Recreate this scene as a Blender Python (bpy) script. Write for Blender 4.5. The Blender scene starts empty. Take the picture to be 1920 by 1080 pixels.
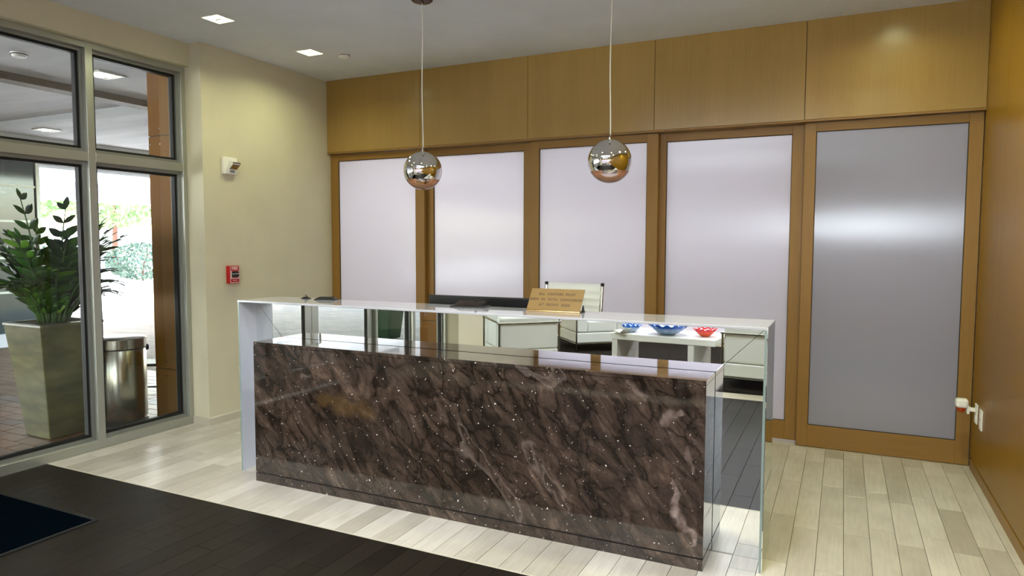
import bpy, bmesh, math, random
from mathutils import Vector, Matrix
R = math.radians
sc = bpy.context.scene
col = sc.collection
random.seed(7)

# ------------------------------------------------------------------ camera
def basis(yaw, pitch, roll):
    fw = Vector((-math.sin(yaw)*math.cos(pitch), math.cos(yaw)*math.cos(pitch), math.sin(pitch)))
    rt = Vector((math.cos(yaw), math.sin(yaw), 0)); up = rt.cross(fw)
    c, s = math.cos(roll), math.sin(roll)
    return c*rt + s*up, -s*rt + c*up, fw
rt, up, fw = basis(0.4483, -0.0655, 0.0025)
cam = bpy.data.objects.new('camera', bpy.data.cameras.new('camera'))
col.objects.link(cam)
cam.matrix_world = Matrix(((rt.x, up.x, -fw.x, 4.4109), (rt.y, up.y, -fw.y, -5.1479), (rt.z, up.z, -fw.z, 1.4261), (0, 0, 0, 1)))
cam.data.sensor_width = 36; cam.data.lens = 1290.03/1920*36; cam.data.clip_start = 0.05; cam.data.clip_end = 300
sc.camera = cam

# ------------------------------------------------------------------ world, sun, exposure
w = bpy.data.worlds.new('sky'); sc.world = w; w.use_nodes = True
nt = w.node_tree; bg = nt.nodes['Background']
sky = nt.nodes.new('ShaderNodeTexSky'); sky.sky_type = 'NISHITA'; sky.sun_disc = False
sky.sun_elevation = R(48); sky.sun_rotation = R(-60); sky.air_density = 1.2; sky.dust_density = 2.0; sky.ozone_density = 1.0
nt.links.new(sky.outputs[0], bg.inputs[0]); bg.inputs[1].default_value = 2.2
sun = bpy.data.objects.new('sun', bpy.data.lights.new('sun', 'SUN')); col.objects.link(sun)
sun.data.energy = 46.0; sun.data.angle = R(1.0); sun.data.color = (1.0, 0.97, 0.92)
d = Vector((0.80, -0.62, -0.95)).normalized()      # light falls from the street side under the porch edge
sun.rotation_euler = d.to_track_quat('-Z', 'Y').to_euler()
vs = sc.view_settings
vs.view_transform = 'Standard'; vs.look = 'None'; vs.gamma = 1.0; vs.use_curve_mapping = False
vs.exposure = 0.4
for (loc, rot, sx, sy) in (((-0.33, -3.86, 1.4), (0, R(90), 0), 2.7, 4.9),):
    L = bpy.data.lights.new('daylight_portal', 'AREA'); L.shape = 'RECTANGLE'; L.size = sx; L.size_y = sy
    L.cycles.is_portal = True
    o = bpy.data.objects.new('daylight_portal', L); col.objects.link(o); o.location = loc
    aim = Vector((1, 0, 0)) if loc[0] < 0 else Vector((0, 1, 0))
    o.rotation_euler = aim.to_track_quat('-Z', 'Y').to_euler()
    if loc[0] < 0: L.size, L.size_y = 4.9, 2.7

# ------------------------------------------------------------------ mesh helpers
class MB:
    def __init__(self): self.v = []; self.f = []
    def add(self, vs_, fs_):
        n = len(self.v); self.v += [tuple(p) for p in vs_]; self.f += [tuple(i+n for i in f) for f in fs_]; return self
    def box(self, x0, x1, y0, y1, z0, z1):
        return self.add([(x0,y0,z0),(x1,y0,z0),(x1,y1,z0),(x0,y1,z0),(x0,y0,z1),(x1,y0,z1),(x1,y1,z1),(x0,y1,z1)],
                        [(0,3,2,1),(4,5,6,7),(0,1,5,4),(1,2,6,5),(2,3,7,6),(3,0,4,7)])
    def frustum(self, a, za, b, zb):                       # a, b = (x0,x1,y0,y1)
        return self.add([(a[0],a[2],za),(a[1],a[2],za),(a[1],a[3],za),(a[0],a[3],za),(b[0],b[2],zb),(b[1],b[2],zb),(b[1],b[3],zb),(b[0],b[3],zb)],
                        [(0,3,2,1),(4,5,6,7),(0,1,5,4),(1,2,6,5),(2,3,7,6),(3,0,4,7)])
    def tube(self, pts, r, n=10, cap=True):
        pts = [Vector(p) for p in pts]; rs = r if isinstance(r, (list, tuple)) else [r]*len(pts)
        base = len(self.v); prev = None
        for i, p in enumerate(pts):
            t = (pts[min(i+1, len(pts)-1)] - pts[max(i-1, 0)]).normalized()
            if prev is None:
                a = t.cross(Vector((0, 0, 1)))
                if a.length < 1e-3: a = t.cross(Vector((1, 0, 0)))
            else: a = prev - t*prev.dot(t)
            a.normalize(); prev = a; b = t.cross(a)
            for k in range(n):
                q = 2*math.pi*k/n; self.v.append(tuple(p + (a*math.cos(q) + b*math.sin(q))*rs[i]))
        for i in range(len(pts)-1):
            for k in range(n):
                k2 = (k+1) % n
                self.f.append((base+i*n+k, base+i*n+k2, base+(i+1)*n+k2, base+(i+1)*n+k))
        if cap:
            self.f.append(tuple(base+k for k in range(n))[::-1]); self.f.append(tuple(base+(len(pts)-1)*n+k for k in range(n)))
        return self
    def lathe(self, prof, n=32, c=(0,0,0), fn=None):      # prof = [(r,z)]; axis +z
        base = len(self.v)
        for (r, z) in prof:
            for k in range(n):
                q = 2*math.pi*k/n
                rr, zz = (r, z) if fn is None else fn(r, z, q)
                self.v.append((c[0]+rr*math.cos(q), c[1]+rr*math.sin(q), c[2]+zz))
        for i in range(len(prof)-1):
            for k in range(n):
                k2 = (k+1) % n
                self.f.append((base+i*n+k, base+i*n+k2, base+(i+1)*n+k2, base+(i+1)*n+k))
        return self
    def prism(self, poly, axis, a, b):                     # poly in the two other axes, extruded along axis a..b
        n = len(poly); vs_ = []
        for t in (a, b):
            for p in poly:
                q = list(p); q.insert('xyz'.index(axis), t); vs_.append(tuple(q))
        fs_ = [tuple(range(n))[::-1], tuple(range(n, 2*n))] + [(i, (i+1) % n, n+(i+1) % n, n+i) for i in range(n)]
        return self.add(vs_, fs_)
    def mesh(self, name, mat=None, smooth=False, bevel=0, seg=2):
        me = bpy.data.meshes.new(name); me.from_pydata(self.v, [], self.f)
        bm = bmesh.new(); bm.from_mesh(me)
        bmesh.ops.remove_doubles(bm, verts=bm.verts, dist=1e-6)
        bmesh.ops.recalc_face_normals(bm, faces=bm.faces)
        if bevel:
            es = [e for e in bm.edges if len(e.link_faces) == 2 and e.calc_face_angle(0) > 0.5]
            bmesh.ops.bevel(bm, geom=es, offset=bevel, segments=seg, profile=0.5, affect='EDGES', clamp_overlap=True)
        bm.to_mesh(me); bm.free()
        if smooth:
            for p in me.polygons: p.use_smooth = True
            if smooth == 'auto':
                me.set_sharp_from_angle(angle=R(40))
        if mat: me.materials.append(mat)
        return me
    def build(self, name, mat, parent=None, smooth=False, bevel=0, seg=2, loc=None, rot=None):
        return link(name, self.mesh(name, mat, smooth, bevel, seg), parent, loc, rot)
def link(name, data, parent=None, loc=None, rot=None):
    o = bpy.data.objects.new(name, data); col.objects.link(o)
    if parent: o.parent = parent
    if loc: o.location = loc
    if rot: o.rotation_euler = rot
    return o
def tag(o, label, cat=None, group=None, kind=None):
    if label: o['label'] = label
    if cat: o['category'] = cat
    if group: o['group'] = group
    if kind: o['kind'] = kind
    return o
def thing(name, label, cat, loc=(0,0,0), rz=0, group=None, kind=None):
    o = link(name, None, None, loc, (0, 0, rz)); o.empty_display_size = 0.1
    return tag(o, label, cat, group, kind)
def copy_tree(o, parent=None):
    kids = list(o.children)
    c = o.copy(); col.objects.link(c); c.parent = parent
    for k in kids: copy_tree(k, c)
    return c
def struct(o, label, cat): return tag(o, label, cat, kind='structure')

# ------------------------------------------------------------------ materials
def srgb(r, g, b):
    f = lambda c: (c/255/12.92) if c/255 <= 0.04045 else ((c/255+0.055)/1.055)**2.4
    return (f(r), f(g), f(b), 1)
class Mat:
    def __init__(self, name, color=(0.8,0.8,0.8,1), rough=0.5, metal=0, spec=0.5, **kw):
        self.m = bpy.data.materials.new(name); self.m.use_nodes = True
        self.nt = self.m.node_tree; self.p = self.nt.nodes['Principled BSDF']; self.out = self.nt.nodes['Material Output']
        self.set(Base_Color=color, Roughness=rough, Metallic=metal); self.p.inputs['Specular IOR Level'].default_value = spec
        for k, v in kw.items(): self.set(**{k: v})
    def set(self, **kw):
        for k, v in kw.items(): self.p.inputs[k.replace('_', ' ')].default_value = v
    def n(self, t, **kw):
        x = self.nt.nodes.new('ShaderNode'+t)
        for k, v in kw.items():
            if k in x.inputs: x.inputs[k].default_value = v
            elif hasattr(x, k): setattr(x, k, v)
        return x
    def l(self, a, b): self.nt.links.new(a, b)
    def coords(self, scale=(1,1,1), kind='Object', rot=(0,0,0)):
        c = self.n('TexCoord'); m = self.n('Mapping'); m.inputs['Scale'].default_value = scale; m.inputs['Rotation'].default_value = rot
        self.l(c.outputs[kind], m.inputs[0]); return m.outputs[0]
    def noise(self, vec, scale, detail=4, rough=0.5, dist=0):
        x = self.n('TexNoise'); x.inputs['Scale'].default_value = scale; x.inputs['Detail'].default_value = detail
        x.inputs['Roughness'].default_value = rough; x.inputs['Distortion'].default_value = dist; self.l(vec, x.inputs['Vector']); return x.outputs['Fac']
    def ramp(self, fac, stops, interp='LINEAR'):
        x = self.n('ValToRGB'); x.color_ramp.interpolation = interp; e = x.color_ramp.elements
        while len(e) < len(stops): e.new(0.5)
        for el, (p, c) in zip(e, stops): el.position = p; el.color = c
        self.l(fac, x.inputs[0]); return x.outputs[0]
    def mix(self, fac, a, b, mode='MIX'):
        x = self.n('Mix'); x.data_type = 'RGBA'; x.blend_type = mode
        for s, v in ((x.inputs[0], fac), (x.inputs[6], a), (x.inputs[7], b)):
            if hasattr(v, 'is_linked') or isinstance(v, bpy.types.NodeSocket): self.l(v, s)
            else: s.default_value = v
        return x.outputs[2]
    def math(self, op, a, b=0.0):
        x = self.n('Math'); x.operation = op
        for s, v in ((x.inputs[0], a), (x.inputs[1], b)):
            if isinstance(v, bpy.types.NodeSocket): self.l(v, s)
            else: s.default_value = v
        return x.outputs[0]
    def bump(self, h, strength=0.1, dist=0.01):
        x = self.n('Bump'); x.inputs['Strength'].default_value = strength; x.inputs['Distance'].default_value = dist
        self.l(h, x.inputs['Height']); self.l(x.outputs[0], self.p.inputs['Normal']); return x
    def color(self, s): self.l(s, self.p.inputs['Base Color'])

def plain(name, rgb, rough=0.5, metal=0, spec=0.5, **kw): return Mat(name, srgb(*rgb), rough, metal, spec, **kw).m
def paint(name, rgb, rough=0.7, amt=0.04):
    m = Mat(name, srgb(*rgb), rough, spec=0.3); v = m.coords()
    c = srgb(*rgb); n = m.noise(v, 3, 5)
    m.color(m.ramp(n, [(0.3, tuple(x*(1-amt) for x in c[:3])+(1,)), (0.7, tuple(min(1, x*(1+amt)) for x in c[:3])+(1,))]))
    m.bump(m.noise(v, 160, 2), 0.04, 0.002); return m.m
def veneer(name, rgb, rough=0.28, axis='z', amt=0.14, coat=0.25, spec=0.5):
    m = Mat(name, srgb(*rgb), rough, spec=spec); s = {'z': (22, 22, 0.5), 'x': (0.5, 22, 22)}[axis]
    v = m.coords(s); v2 = m.coords({'z': (3.2, 3.2, 0.08), 'x': (0.08, 3.2, 3.2)}[axis])
    c = srgb(*rgb)
    fine = m.noise(v, 6, 6, 0.65); broad = m.noise(v2, 2.0, 3)
    k = m.mix(0.4, fine, broad)
    m.color(m.ramp(k, [(0.25, tuple(x*(1-amt*1.4) for x in c[:3])+(1,)), (0.5, c), (0.75, tuple(min(1, x*(1+amt)) for x in c[:3])+(1,))]))
    m.set(Coat_Weight=coat, Coat_Roughness=0.12); m.bump(fine, 0.03, 0.001); return m.m

M = {}
M['ceiling'] = paint('ceiling paint', (214, 217, 222), 0.8)
M['cream'] = paint('cream wall paint', (208, 201, 176), 0.7)
M['grey_wall'] = paint('grey wall paint', (190, 184, 190), 0.7)
M['white_paint'] = paint('white paint', (236, 236, 240), 0.6)
M['baseboard'] = plain('painted baseboard', (196, 190, 172), 0.45)
M['veneer'] = veneer('golden anigre veneer', (158, 126, 66), 0.26, coat=0.15)
M['veneer_wall'] = veneer('glossy golden wall veneer', (136, 98, 18), 0.34, coat=0.0, spec=0.25)
M['door_wood'] = veneer('door frame veneer', (142, 106, 50), 0.4, coat=0.03, spec=0.3)
M['door_wood_x'] = veneer('door rail veneer', (142, 106, 50), 0.4, axis='x', coat=0.03, spec=0.3)
M['dark_gap'] = plain('dark joint', (28, 22, 18), 0.8)
M['alu'] = plain('pale grey aluminium', (178, 180, 172), 0.38, 0.75)
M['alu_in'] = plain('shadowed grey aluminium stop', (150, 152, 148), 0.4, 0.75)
M['gasket'] = plain('black rubber gasket', (8, 8, 8), 0.6)
M['chrome'] = plain('polished chrome', (232, 232, 232), 0.03, 1)
M['tube'] = plain('chrome tube', (150, 148, 135), 0.12, 1)
M['steel'] = Mat('brushed stainless steel', srgb(182, 178, 166), 0.24, 1).m
M['white_gloss'] = plain('glossy white glass', (192, 192, 195), 0.04, 0, 0.6, Coat_Weight=0.5, Coat_Roughness=0.03)
M['panel_white'] = plain('satin white panel', (222, 226, 236), 0.3)
M['edge_glass'] = plain('greenish glass edge', (140, 156, 150), 0.2)
M['leather'] = Mat('white leather', srgb(232, 234, 228), 0.42); 
_m = M['leather']; _m.bump(_m.noise(_m.coords(), 120, 3), 0.08, 0.002); M['leather'] = _m.m
M['black'] = plain('black plastic', (12, 12, 13), 0.35)
M['black_satin'] = plain('black satin screen', (20, 20, 22), 0.15)
M['white_plastic'] = plain('white plastic', (238, 236, 230), 0.35)
M['red'] = plain('red enamel', (186, 16, 24), 0.3)
M['white_ink'] = plain('white lettering', (245, 240, 236), 0.5)
M['brown_ink'] = plain('engraved brown lettering', (52, 30, 12), 0.6)
M['amber'] = plain('amber lens', (196, 70, 14), 0.15, Transmission_Weight=0.3)
M['soil'] = plain('dark soil', (40, 30, 22), 0.9)
M['white_table'] = plain('white lacquer', (240, 240, 232), 0.25)
M['cord'] = plain('white cord', (232, 230, 222), 0.5)

def emit(name, rgb, strength):
    m = bpy.data.materials.new(name); m.use_nodes = True; t = m.node_tree
    for n_ in list(t.nodes):
        if n_.type == 'BSDF_PRINCIPLED': t.nodes.remove(n_)
    e = t.nodes.new('ShaderNodeEmission'); e.inputs[0].default_value = (*rgb, 1); e.inputs[1].default_value = strength
    t.links.new(e.outputs[0], t.nodes['Material Output'].inputs[0]); return m
M['standin'] = emit('daylit window', (0.84, 0.92, 1.0), 50.0)  # glow of the added pane behind the viewer, no daylight lies behind it
def mirror(name, rgb):
    m = bpy.data.materials.new(name); m.use_nodes = True; t = m.node_tree
    for n_ in list(t.nodes):
        if n_.type == 'BSDF_PRINCIPLED': t.nodes.remove(n_)
    e = t.nodes.new('ShaderNodeBsdfGlossy'); e.inputs['Color'].default_value = (*rgb, 1); e.inputs['Roughness'].default_value = 0.0
    t.links.new(e.outputs[0], t.nodes['Material Output'].inputs[0]); return m
M['mirror'] = mirror('silvered mirror', (0.88, 0.91, 0.895))
def clear_glass(name, tint, ior=1.45, ref=1.0):
    m = bpy.data.materials.new(name); m.use_nodes = True; t = m.node_tree
    for n_ in list(t.nodes):
        if n_.type == 'BSDF_PRINCIPLED': t.nodes.remove(n_)
    a = t.nodes.new('ShaderNodeBsdfTransparent'); a.inputs[0].default_value = (*tint, 1)
    g = t.nodes.new('ShaderNodeBsdfGlossy'); g.inputs['Roughness'].default_value = 0.0; g.inputs['Color'].default_value = (ref, ref, ref, 1)
    f = t.nodes.new('ShaderNodeFresnel'); f.inputs[0].default_value = ior
    x = t.nodes.new('ShaderNodeMixShader'); t.links.new(f.outputs[0], x.inputs[0]); t.links.new(a.outputs[0], x.inputs[1]); t.links.new(g.outputs[0], x.inputs[2])
    t.links.new(x.outputs[0], t.nodes['Material Output'].inputs[0]); return m
M['glass'] = clear_glass('clear window glass', (0.86, 0.9, 0.88))
M['bulb_glass'] = clear_glass('rosy clear globe glass', (0.98, 0.92, 0.89), 1.4)

# frosted, finely reeded panes: lit from the room behind, with a streaky highlight from the lobby
def frosted(name, trans, diff):
    m = bpy.data.materials.new(name); m.use_nodes = True; t = m.node_tree
    for n_ in list(t.nodes):
        if n_.type == 'BSDF_PRINCIPLED': t.nodes.remove(n_)
    N = t.nodes.new; Lk = t.links.new
    tr = N('ShaderNodeBsdfTranslucent'); tr.inputs[0].default_value = (*trans, 1)
    df = N('ShaderNodeBsdfDiffuse'); df.inputs[0].default_value = (*diff, 1)
    ad = N('ShaderNodeAddShader'); Lk(tr.outputs[0], ad.inputs[0]); Lk(df.outputs[0], ad.inputs[1])
    tc = N('ShaderNodeTexCoord'); mp = N('ShaderNodeMapping'); mp.inputs['Scale'].default_value = (160, 1, 3); Lk(tc.outputs['Object'], mp.inputs[0])
    no = N('ShaderNodeTexNoise'); no.inputs['Scale'].default_value = 1.0; no.inputs['Detail'].default_value = 3; Lk(mp.outputs[0], no.inputs['Vector'])
    bp = N('ShaderNodeBump'); bp.inputs['Strength'].default_value = 0.12; bp.inputs['Distance'].default_value = 0.002; Lk(no.outputs['Fac'], bp.inputs['Height'])
    gl = N('ShaderNodeBsdfAnisotropic'); gl.inputs['Roughness'].default_value = 0.20; gl.inputs['Anisotropy'].default_value = 0.62
    gl.inputs['Rotation'].default_value = 0.25
    tg = N('ShaderNodeTangent'); tg.direction_type = 'UV_MAP'; tg.uv_map = 'UVMap'; Lk(tg.outputs[0], gl.inputs['Tangent']); Lk(bp.outputs[0], gl.inputs['Normal'])
    fr = N('ShaderNodeFresnel'); fr.inputs[0].default_value = 1.5
    ma = N('ShaderNodeMath'); ma.operation = 'MULTIPLY'; ma.inputs[1].default_value = 2.0; Lk(fr.outputs[0], ma.inputs[0])
    mx = N('ShaderNodeMixShader'); Lk(ma.outputs[0], mx.inputs[0]); Lk(ad.outputs[0], mx.inputs[1]); Lk(gl.outputs[0], mx.inputs[2])
    Lk(mx.outputs[0], t.nodes['Material Output'].inputs[0]); return m
M['frost'] = frosted('frosted reeded pane', (0.60, 0.59, 0.63), (0.13, 0.13, 0.14))

def frosted_plain(name, trans, diff):
    m = bpy.data.materials.new(name); m.use_nodes = True; t = m.node_tree
    for n_ in list(t.nodes):
        if n_.type == 'BSDF_PRINCIPLED': t.nodes.remove(n_)
    tr = t.nodes.new('ShaderNodeBsdfTranslucent'); tr.inputs[0].default_value = (*trans, 1)
    df = t.nodes.new('ShaderNodeBsdfDiffuse'); df.inputs[0].default_value = (*diff, 1)
    ad = t.nodes.new('ShaderNodeAddShader'); t.links.new(tr.outputs[0], ad.inputs[0]); t.links.new(df.outputs[0], ad.inputs[1])
    t.links.new(ad.outputs[0], t.nodes['Material Output'].inputs[0]); return m
M['lavender'] = frosted_plain('lavender frosted panel', (0.62, 0.60, 0.66), (0.18, 0.18, 0.19))
# planks
def plank(name, base, dark, light, rough, spec=0.5):
    m = Mat(name, base, rough, spec=spec); oi = m.n('ObjectInfo')
    vc = m.n('TexCoord'); add = m.n('VectorMath'); add.operation = 'ADD'
    comb = m.n('CombineXYZ'); m.l(m.math('MULTIPLY', oi.outputs['Random'], 37.0), comb.inputs[0]); m.l(m.math('MULTIPLY', oi.outputs['Random'], 91.0), comb.inputs[1])
    m.l(vc.outputs['Object'], add.inputs[0]); m.l(comb.outputs[0], add.inputs[1])
    mp = m.n('Mapping'); mp.inputs['Scale'].default_value = (30, 2.2, 1); m.l(add.outputs[0], mp.inputs[0])
    grain = m.noise(mp.outputs[0], 2.2, 6, 0.6)
    mp2 = m.n('Mapping'); mp2.inputs['Scale'].default_value = (5, 3, 1); m.l(add.outputs[0], mp2.inputs[0])
    cloud = m.noise(mp2.outputs[0], 1.5, 3)
    k = m.mix(0.5, grain, cloud)
    c = m.ramp(k, [(0.3, dark), (0.52, base), (0.75, light)])
    tone = m.ramp(oi.outputs['Random'], [(0.0, (0.74, 0.72, 0.68, 1)), (0.5, (0.95, 0.94, 0.92, 1)), (1.0, (1.07, 1.07, 1.07, 1))])
    m.color(m.mix(1.0, c, tone, 'MULTIPLY')); m.bump(grain, 0.05, 0.001); return m.m
M['plank'] = plank('pale greige plank tile', srgb(194, 188, 177), srgb(175, 168, 156), srgb(210, 205, 195), 0.30)
M['dark_plank'] = plank('dark walnut-grey plank tile', srgb(30, 25, 19), srgb(25, 21, 16), srgb(36, 31, 24), 0.45, 0.16)
M['dark_grout'] = plain('dark walkway joint filler', (20, 17, 13), 0.9)
M['grout'] = plain('dark joint filler', (72, 64, 52), 0.9)
M['far_floor'] = paint('pale floor', (196, 186, 164), 0.3)

SEGS = [(1.179, .384, 1.190, .235, .014, .030, .8), (1.190, .235, 1.270, .135, .030, .022, .8), (1.140, .655, 1.205, .690, .034, .018, .6), (0.955, .81, 1.05, .735, .018, .014, .4), (1.235, .53, 1.255, .43, .016, .010, .35)]
OCHRE = [(-.80, .55, -.62, .515, .05, .06, .42), (-.56, .52, -.46, .515, .05, .05, .36)]
# dark pebbly marble
def marble():
    m = Mat('polished dark brown marble', srgb(74, 62, 54), 0.05)
    v = m.coords((1.0, 1.0, 1.0), rot=(0, R(40), 0))
    mp = m.n('Mapping'); mp.inputs['Scale'].default_value = (1.9, 1.9, 0.85); m.l(v, mp.inputs[0])
    warp = m.n('TexNoise'); warp.inputs['Scale'].default_value = 3.2; warp.inputs['Detail'].default_value = 5; m.l(mp.outputs[0], warp.inputs['Vector'])
    vm = m.n('VectorMath'); vm.operation = 'MULTIPLY_ADD'; vm.inputs[1].default_value = (0.34, 0.34, 0.34)
    m.l(warp.outputs['Color'], vm.inputs[0]); m.l(mp.outputs[0], vm.inputs[2])
    def edge(scale, rnd):
        x = m.n('TexVoronoi'); x.feature = 'DISTANCE_TO_EDGE'; x.inputs['Scale'].default_value = scale; x.inputs['Randomness'].default_value = rnd; m.l(vm.outputs[0], x.inputs['Vector']); return x.outputs['Distance']
    def cell(scale):
        x = m.n('TexVoronoi'); x.feature = 'F1'; x.inputs['Scale'].default_value = scale; m.l(vm.outputs[0], x.inputs['Vector']); return x.outputs['Color']
    e1 = m.ramp(edge(7, 1), [(0.0, (0.30, 0.28, 0.27, 1)), (0.05, (0.72, 0.71, 0.70, 1)), (0.2, (1, 1, 1, 1))])
    e2 = m.ramp(edge(17, 1), [(0.0, (0.46, 0.44, 0.43, 1)), (0.06, (0.88, 0.88, 0.88, 1)), (0.2, (1, 1, 1, 1))])
    big = m.noise(vm.outputs[0], 7.0, 8, 0.66)
    base = m.ramp(big, [(0.30, srgb(30, 24, 20)), (0.45, srgb(62, 51, 44)), (0.58, srgb(84, 70, 61)), (0.74, srgb(124, 107, 96))])
    sep = m.n('SeparateColor'); m.l(cell(7), sep.inputs[0])
    tone = m.ramp(sep.outputs[0], [(0.0, (0.66, 0.64, 0.62, 1)), (0.7, (0.98, 0.97, 0.95, 1)), (1.0, (1.22, 1.17, 1.12, 1))])
    cl = m.noise(mp.outputs[0], 1.6, 3, 0.5)
    pres = m.ramp(cl, [(0.35, (0.35, 0.35, 0.35, 1)), (0.6, (1, 1, 1, 1))])      # cracks fade in and out over the slab
    c = m.mix(1.0, base, tone, 'MULTIPLY'); c = m.mix(pres, c, m.mix(1.0, c, e1, 'MULTIPLY')); c = m.mix(m.math('MULTIPLY', pres, 0.8), c, m.mix(1.0, c, e2, 'MULTIPLY'))
    # pale streaks and bright flecks
    wv = m.noise(vm.outputs[0], 1.7, 2, 0.4, 1.2)
    st = m.ramp(wv, [(0.655, (0, 0, 0, 1)), (0.675, (1, 1, 1, 1)), (0.70, (0, 0, 0, 1))])
    c = m.mix(m.math('MULTIPLY', st, 0.22), c, srgb(176, 158, 148))
    fl = m.noise(v, 75, 2, 0.5); flm = m.ramp(fl, [(0.725, (0, 0, 0, 1)), (0.74, (1, 1, 1, 1))])
    c = m.mix(flm, c, srgb(236, 230, 222))
    # the slab's own large marks: a pale bent vein low on the right, a bright knot, a streak, an ochre patch
    wp = m.n('VectorMath'); wp.operation = 'MULTIPLY_ADD'; wn = m.n('TexNoise'); wn.inputs['Scale'].default_value = 13; wn.inputs['Detail'].default_value = 6
    tc0 = m.n('TexCoord'); m.l(tc0.outputs['Object'], wn.inputs['Vector']); sub = m.n('VectorMath'); sub.operation = 'SUBTRACT'; sub.inputs[1].default_value = (0.5, 0.5, 0.5); m.l(wn.outputs['Color'], sub.inputs[0])
    wp.inputs[1].default_value = (0.11, 0.0, 0.11); m.l(sub.outputs[0], wp.inputs[0]); m.l(tc0.outputs['Object'], wp.inputs[2])
    sx = m.n('SeparateXYZ'); m.l(wp.outputs[0], sx.inputs[0]); PX, PZ = sx.outputs[0], sx.outputs[2]
    def seg(ax, az, bx, bz, r0, r1):
        dx, dz = bx-ax, bz-az; q = dx*dx+dz*dz
        u_, w_ = m.math('SUBTRACT', PX, ax), m.math('SUBTRACT', PZ, az)
        h = m.math('DIVIDE', m.math('ADD', m.math('MULTIPLY', u_, dx), m.math('MULTIPLY', w_, dz)), q)
        h = m.math('MINIMUM', m.math('MAXIMUM', h, 0.0), 1.0)
        ex_, ez_ = m.math('SUBTRACT', u_, m.math('MULTIPLY', h, dx)), m.math('SUBTRACT', w_, m.math('MULTIPLY', h, dz))
        dd = m.math('SQRT', m.math('ADD', m.math('MULTIPLY', ex_, ex_), m.math('MULTIPLY', ez_, ez_)))
        k = m.math('DIVIDE', dd, m.math('ADD', m.math('MULTIPLY', h, r1-r0), r0))
        return m.ramp(k, [(0.45, (1, 1, 1, 1)), (1.0, (0, 0, 0, 1))])
    mot = m.noise(v, 26, 5, 0.6)
    pale = m.ramp(mot, [(0.3, srgb(96, 80, 72)), (0.6, srgb(150, 132, 124)), (0.8, srgb(186, 172, 166))])
    for a in SEGS: c = m.mix(m.math('MULTIPLY', seg(*a[:6]), a[6]), c, pale)
    for a in OCHRE: c = m.mix(m.math('MULTIPLY', seg(*a[:6]), a[6]), c, srgb(104, 80, 44))
    m.color(c); m.set(Coat_Weight=0.3, Coat_Roughness=0.02); return m.m
M['marble'] = marble()

# ------------------------------------------------------------------ dimensions of the place (metres)
XR, H, HB = 5.18, 2.93, 2.257
YM, YF, YB = -1.937, -2.072, -1.737             # desk mirror plane, front edge, rear edge
DXL, DXR, ZT = 1.0575, 4.131, 1.07
YFRONT = -8.7
SEAM = [0, 1.036, 2.072, 3.108, 4.144, XR]

# ------------------------------------------------------------------ shell
# light plank floor
fl = thing('floor', 'pale greige plank tile floor around the reception desk', 'floor', kind='structure')
MB().box(-0.30, XR+0.2, -2.530, 0.02, -0.10, -0.006).build('subfloor', M['grout'], fl)
YC0 = -1.4074
PW, PL, GAP = 0.1143, 0.588, 0.0018
def lay(parent, mat, y0, y1, offs, xmin, xmax, jit, nm='plank'):
    cache = {}
    x = xmin
    edges = [xmin]
    k = math.ceil((xmin - 0.1102)/PW + 0.15)
    while 0.1102 + k*PW < xmax - 0.02: edges.append(0.1102 + k*PW); k += 1
    edges.append(xmax)
    for i in range(len(edges)-1):
        a, b = edges[i], edges[i+1]
        off = offs[i % len(offs)] + random.uniform(-jit, jit)
        ys = []; y = off
        while y > y0 + 0.05:
            if y < y1 - 0.05: ys.append(y)
            y -= PL
        ys = [y1] + ys + [y0]
        for j in range(len(ys)-1):
            wd, ln = b-a-GAP, ys[j]-ys[j+1]-GAP
            key = (round(wd, 3), round(ln, 2))
            if key not in cache:
                cache[key] = MB().box(-key[0]/2, key[0]/2, -key[1]/2, key[1]/2, -0.006, 0).mesh(nm, mat, bevel=0.0008, seg=1)
            o = link(nm, cache[key], parent, ((a+b)/2, (ys[j]+ys[j+1])/2, 0))
            o.scale = (wd/key[0], ln/key[1], 1)
lay(fl, M['plank'], -2.522, 0.02, (-0.162+0.0, -0.297), 0.0, XR, 0.02)
lay(fl, M['plank'], -2.522, YC0-0.002, (-2.0, -1.75), -0.166, 0.0, 0.05)
wk = thing('floor', 'dark brown plank walkway floor leading in from the entrance doors', 'floor', kind='structure')
MB().box(-0.30, XR+0.2, -5.25, -2.530, -0.10, -0.006).build('subfloor', M['dark_grout'], wk)
lay(wk, M['dark_plank'], -5.248, -2.531, (-2.7, -2.95, -2.84, -3.08), -0.165, XR, 0.03)
struct(MB().box(-0.16, XR, -2.531, -2.522, -0.006, 0.001).build('trim_1', M['baseboard']), 'thin pale metal strip between light and dark floor planks', 'floor trim')
struct(MB().box(0.0, XR, YFRONT, -5.25, -0.10, 0).build('floor', M['far_floor']), 'pale floor of the seating area behind the viewer', 'floor')
# left sill zone under storefront
# ceiling
struct(MB().box(-0.30, XR+0.2, YFRONT-0.2, 0.15, H, H+0.15).build('ceiling', M['ceiling']), 'smooth off-white lobby ceiling with recessed lights', 'ceiling')
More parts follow.
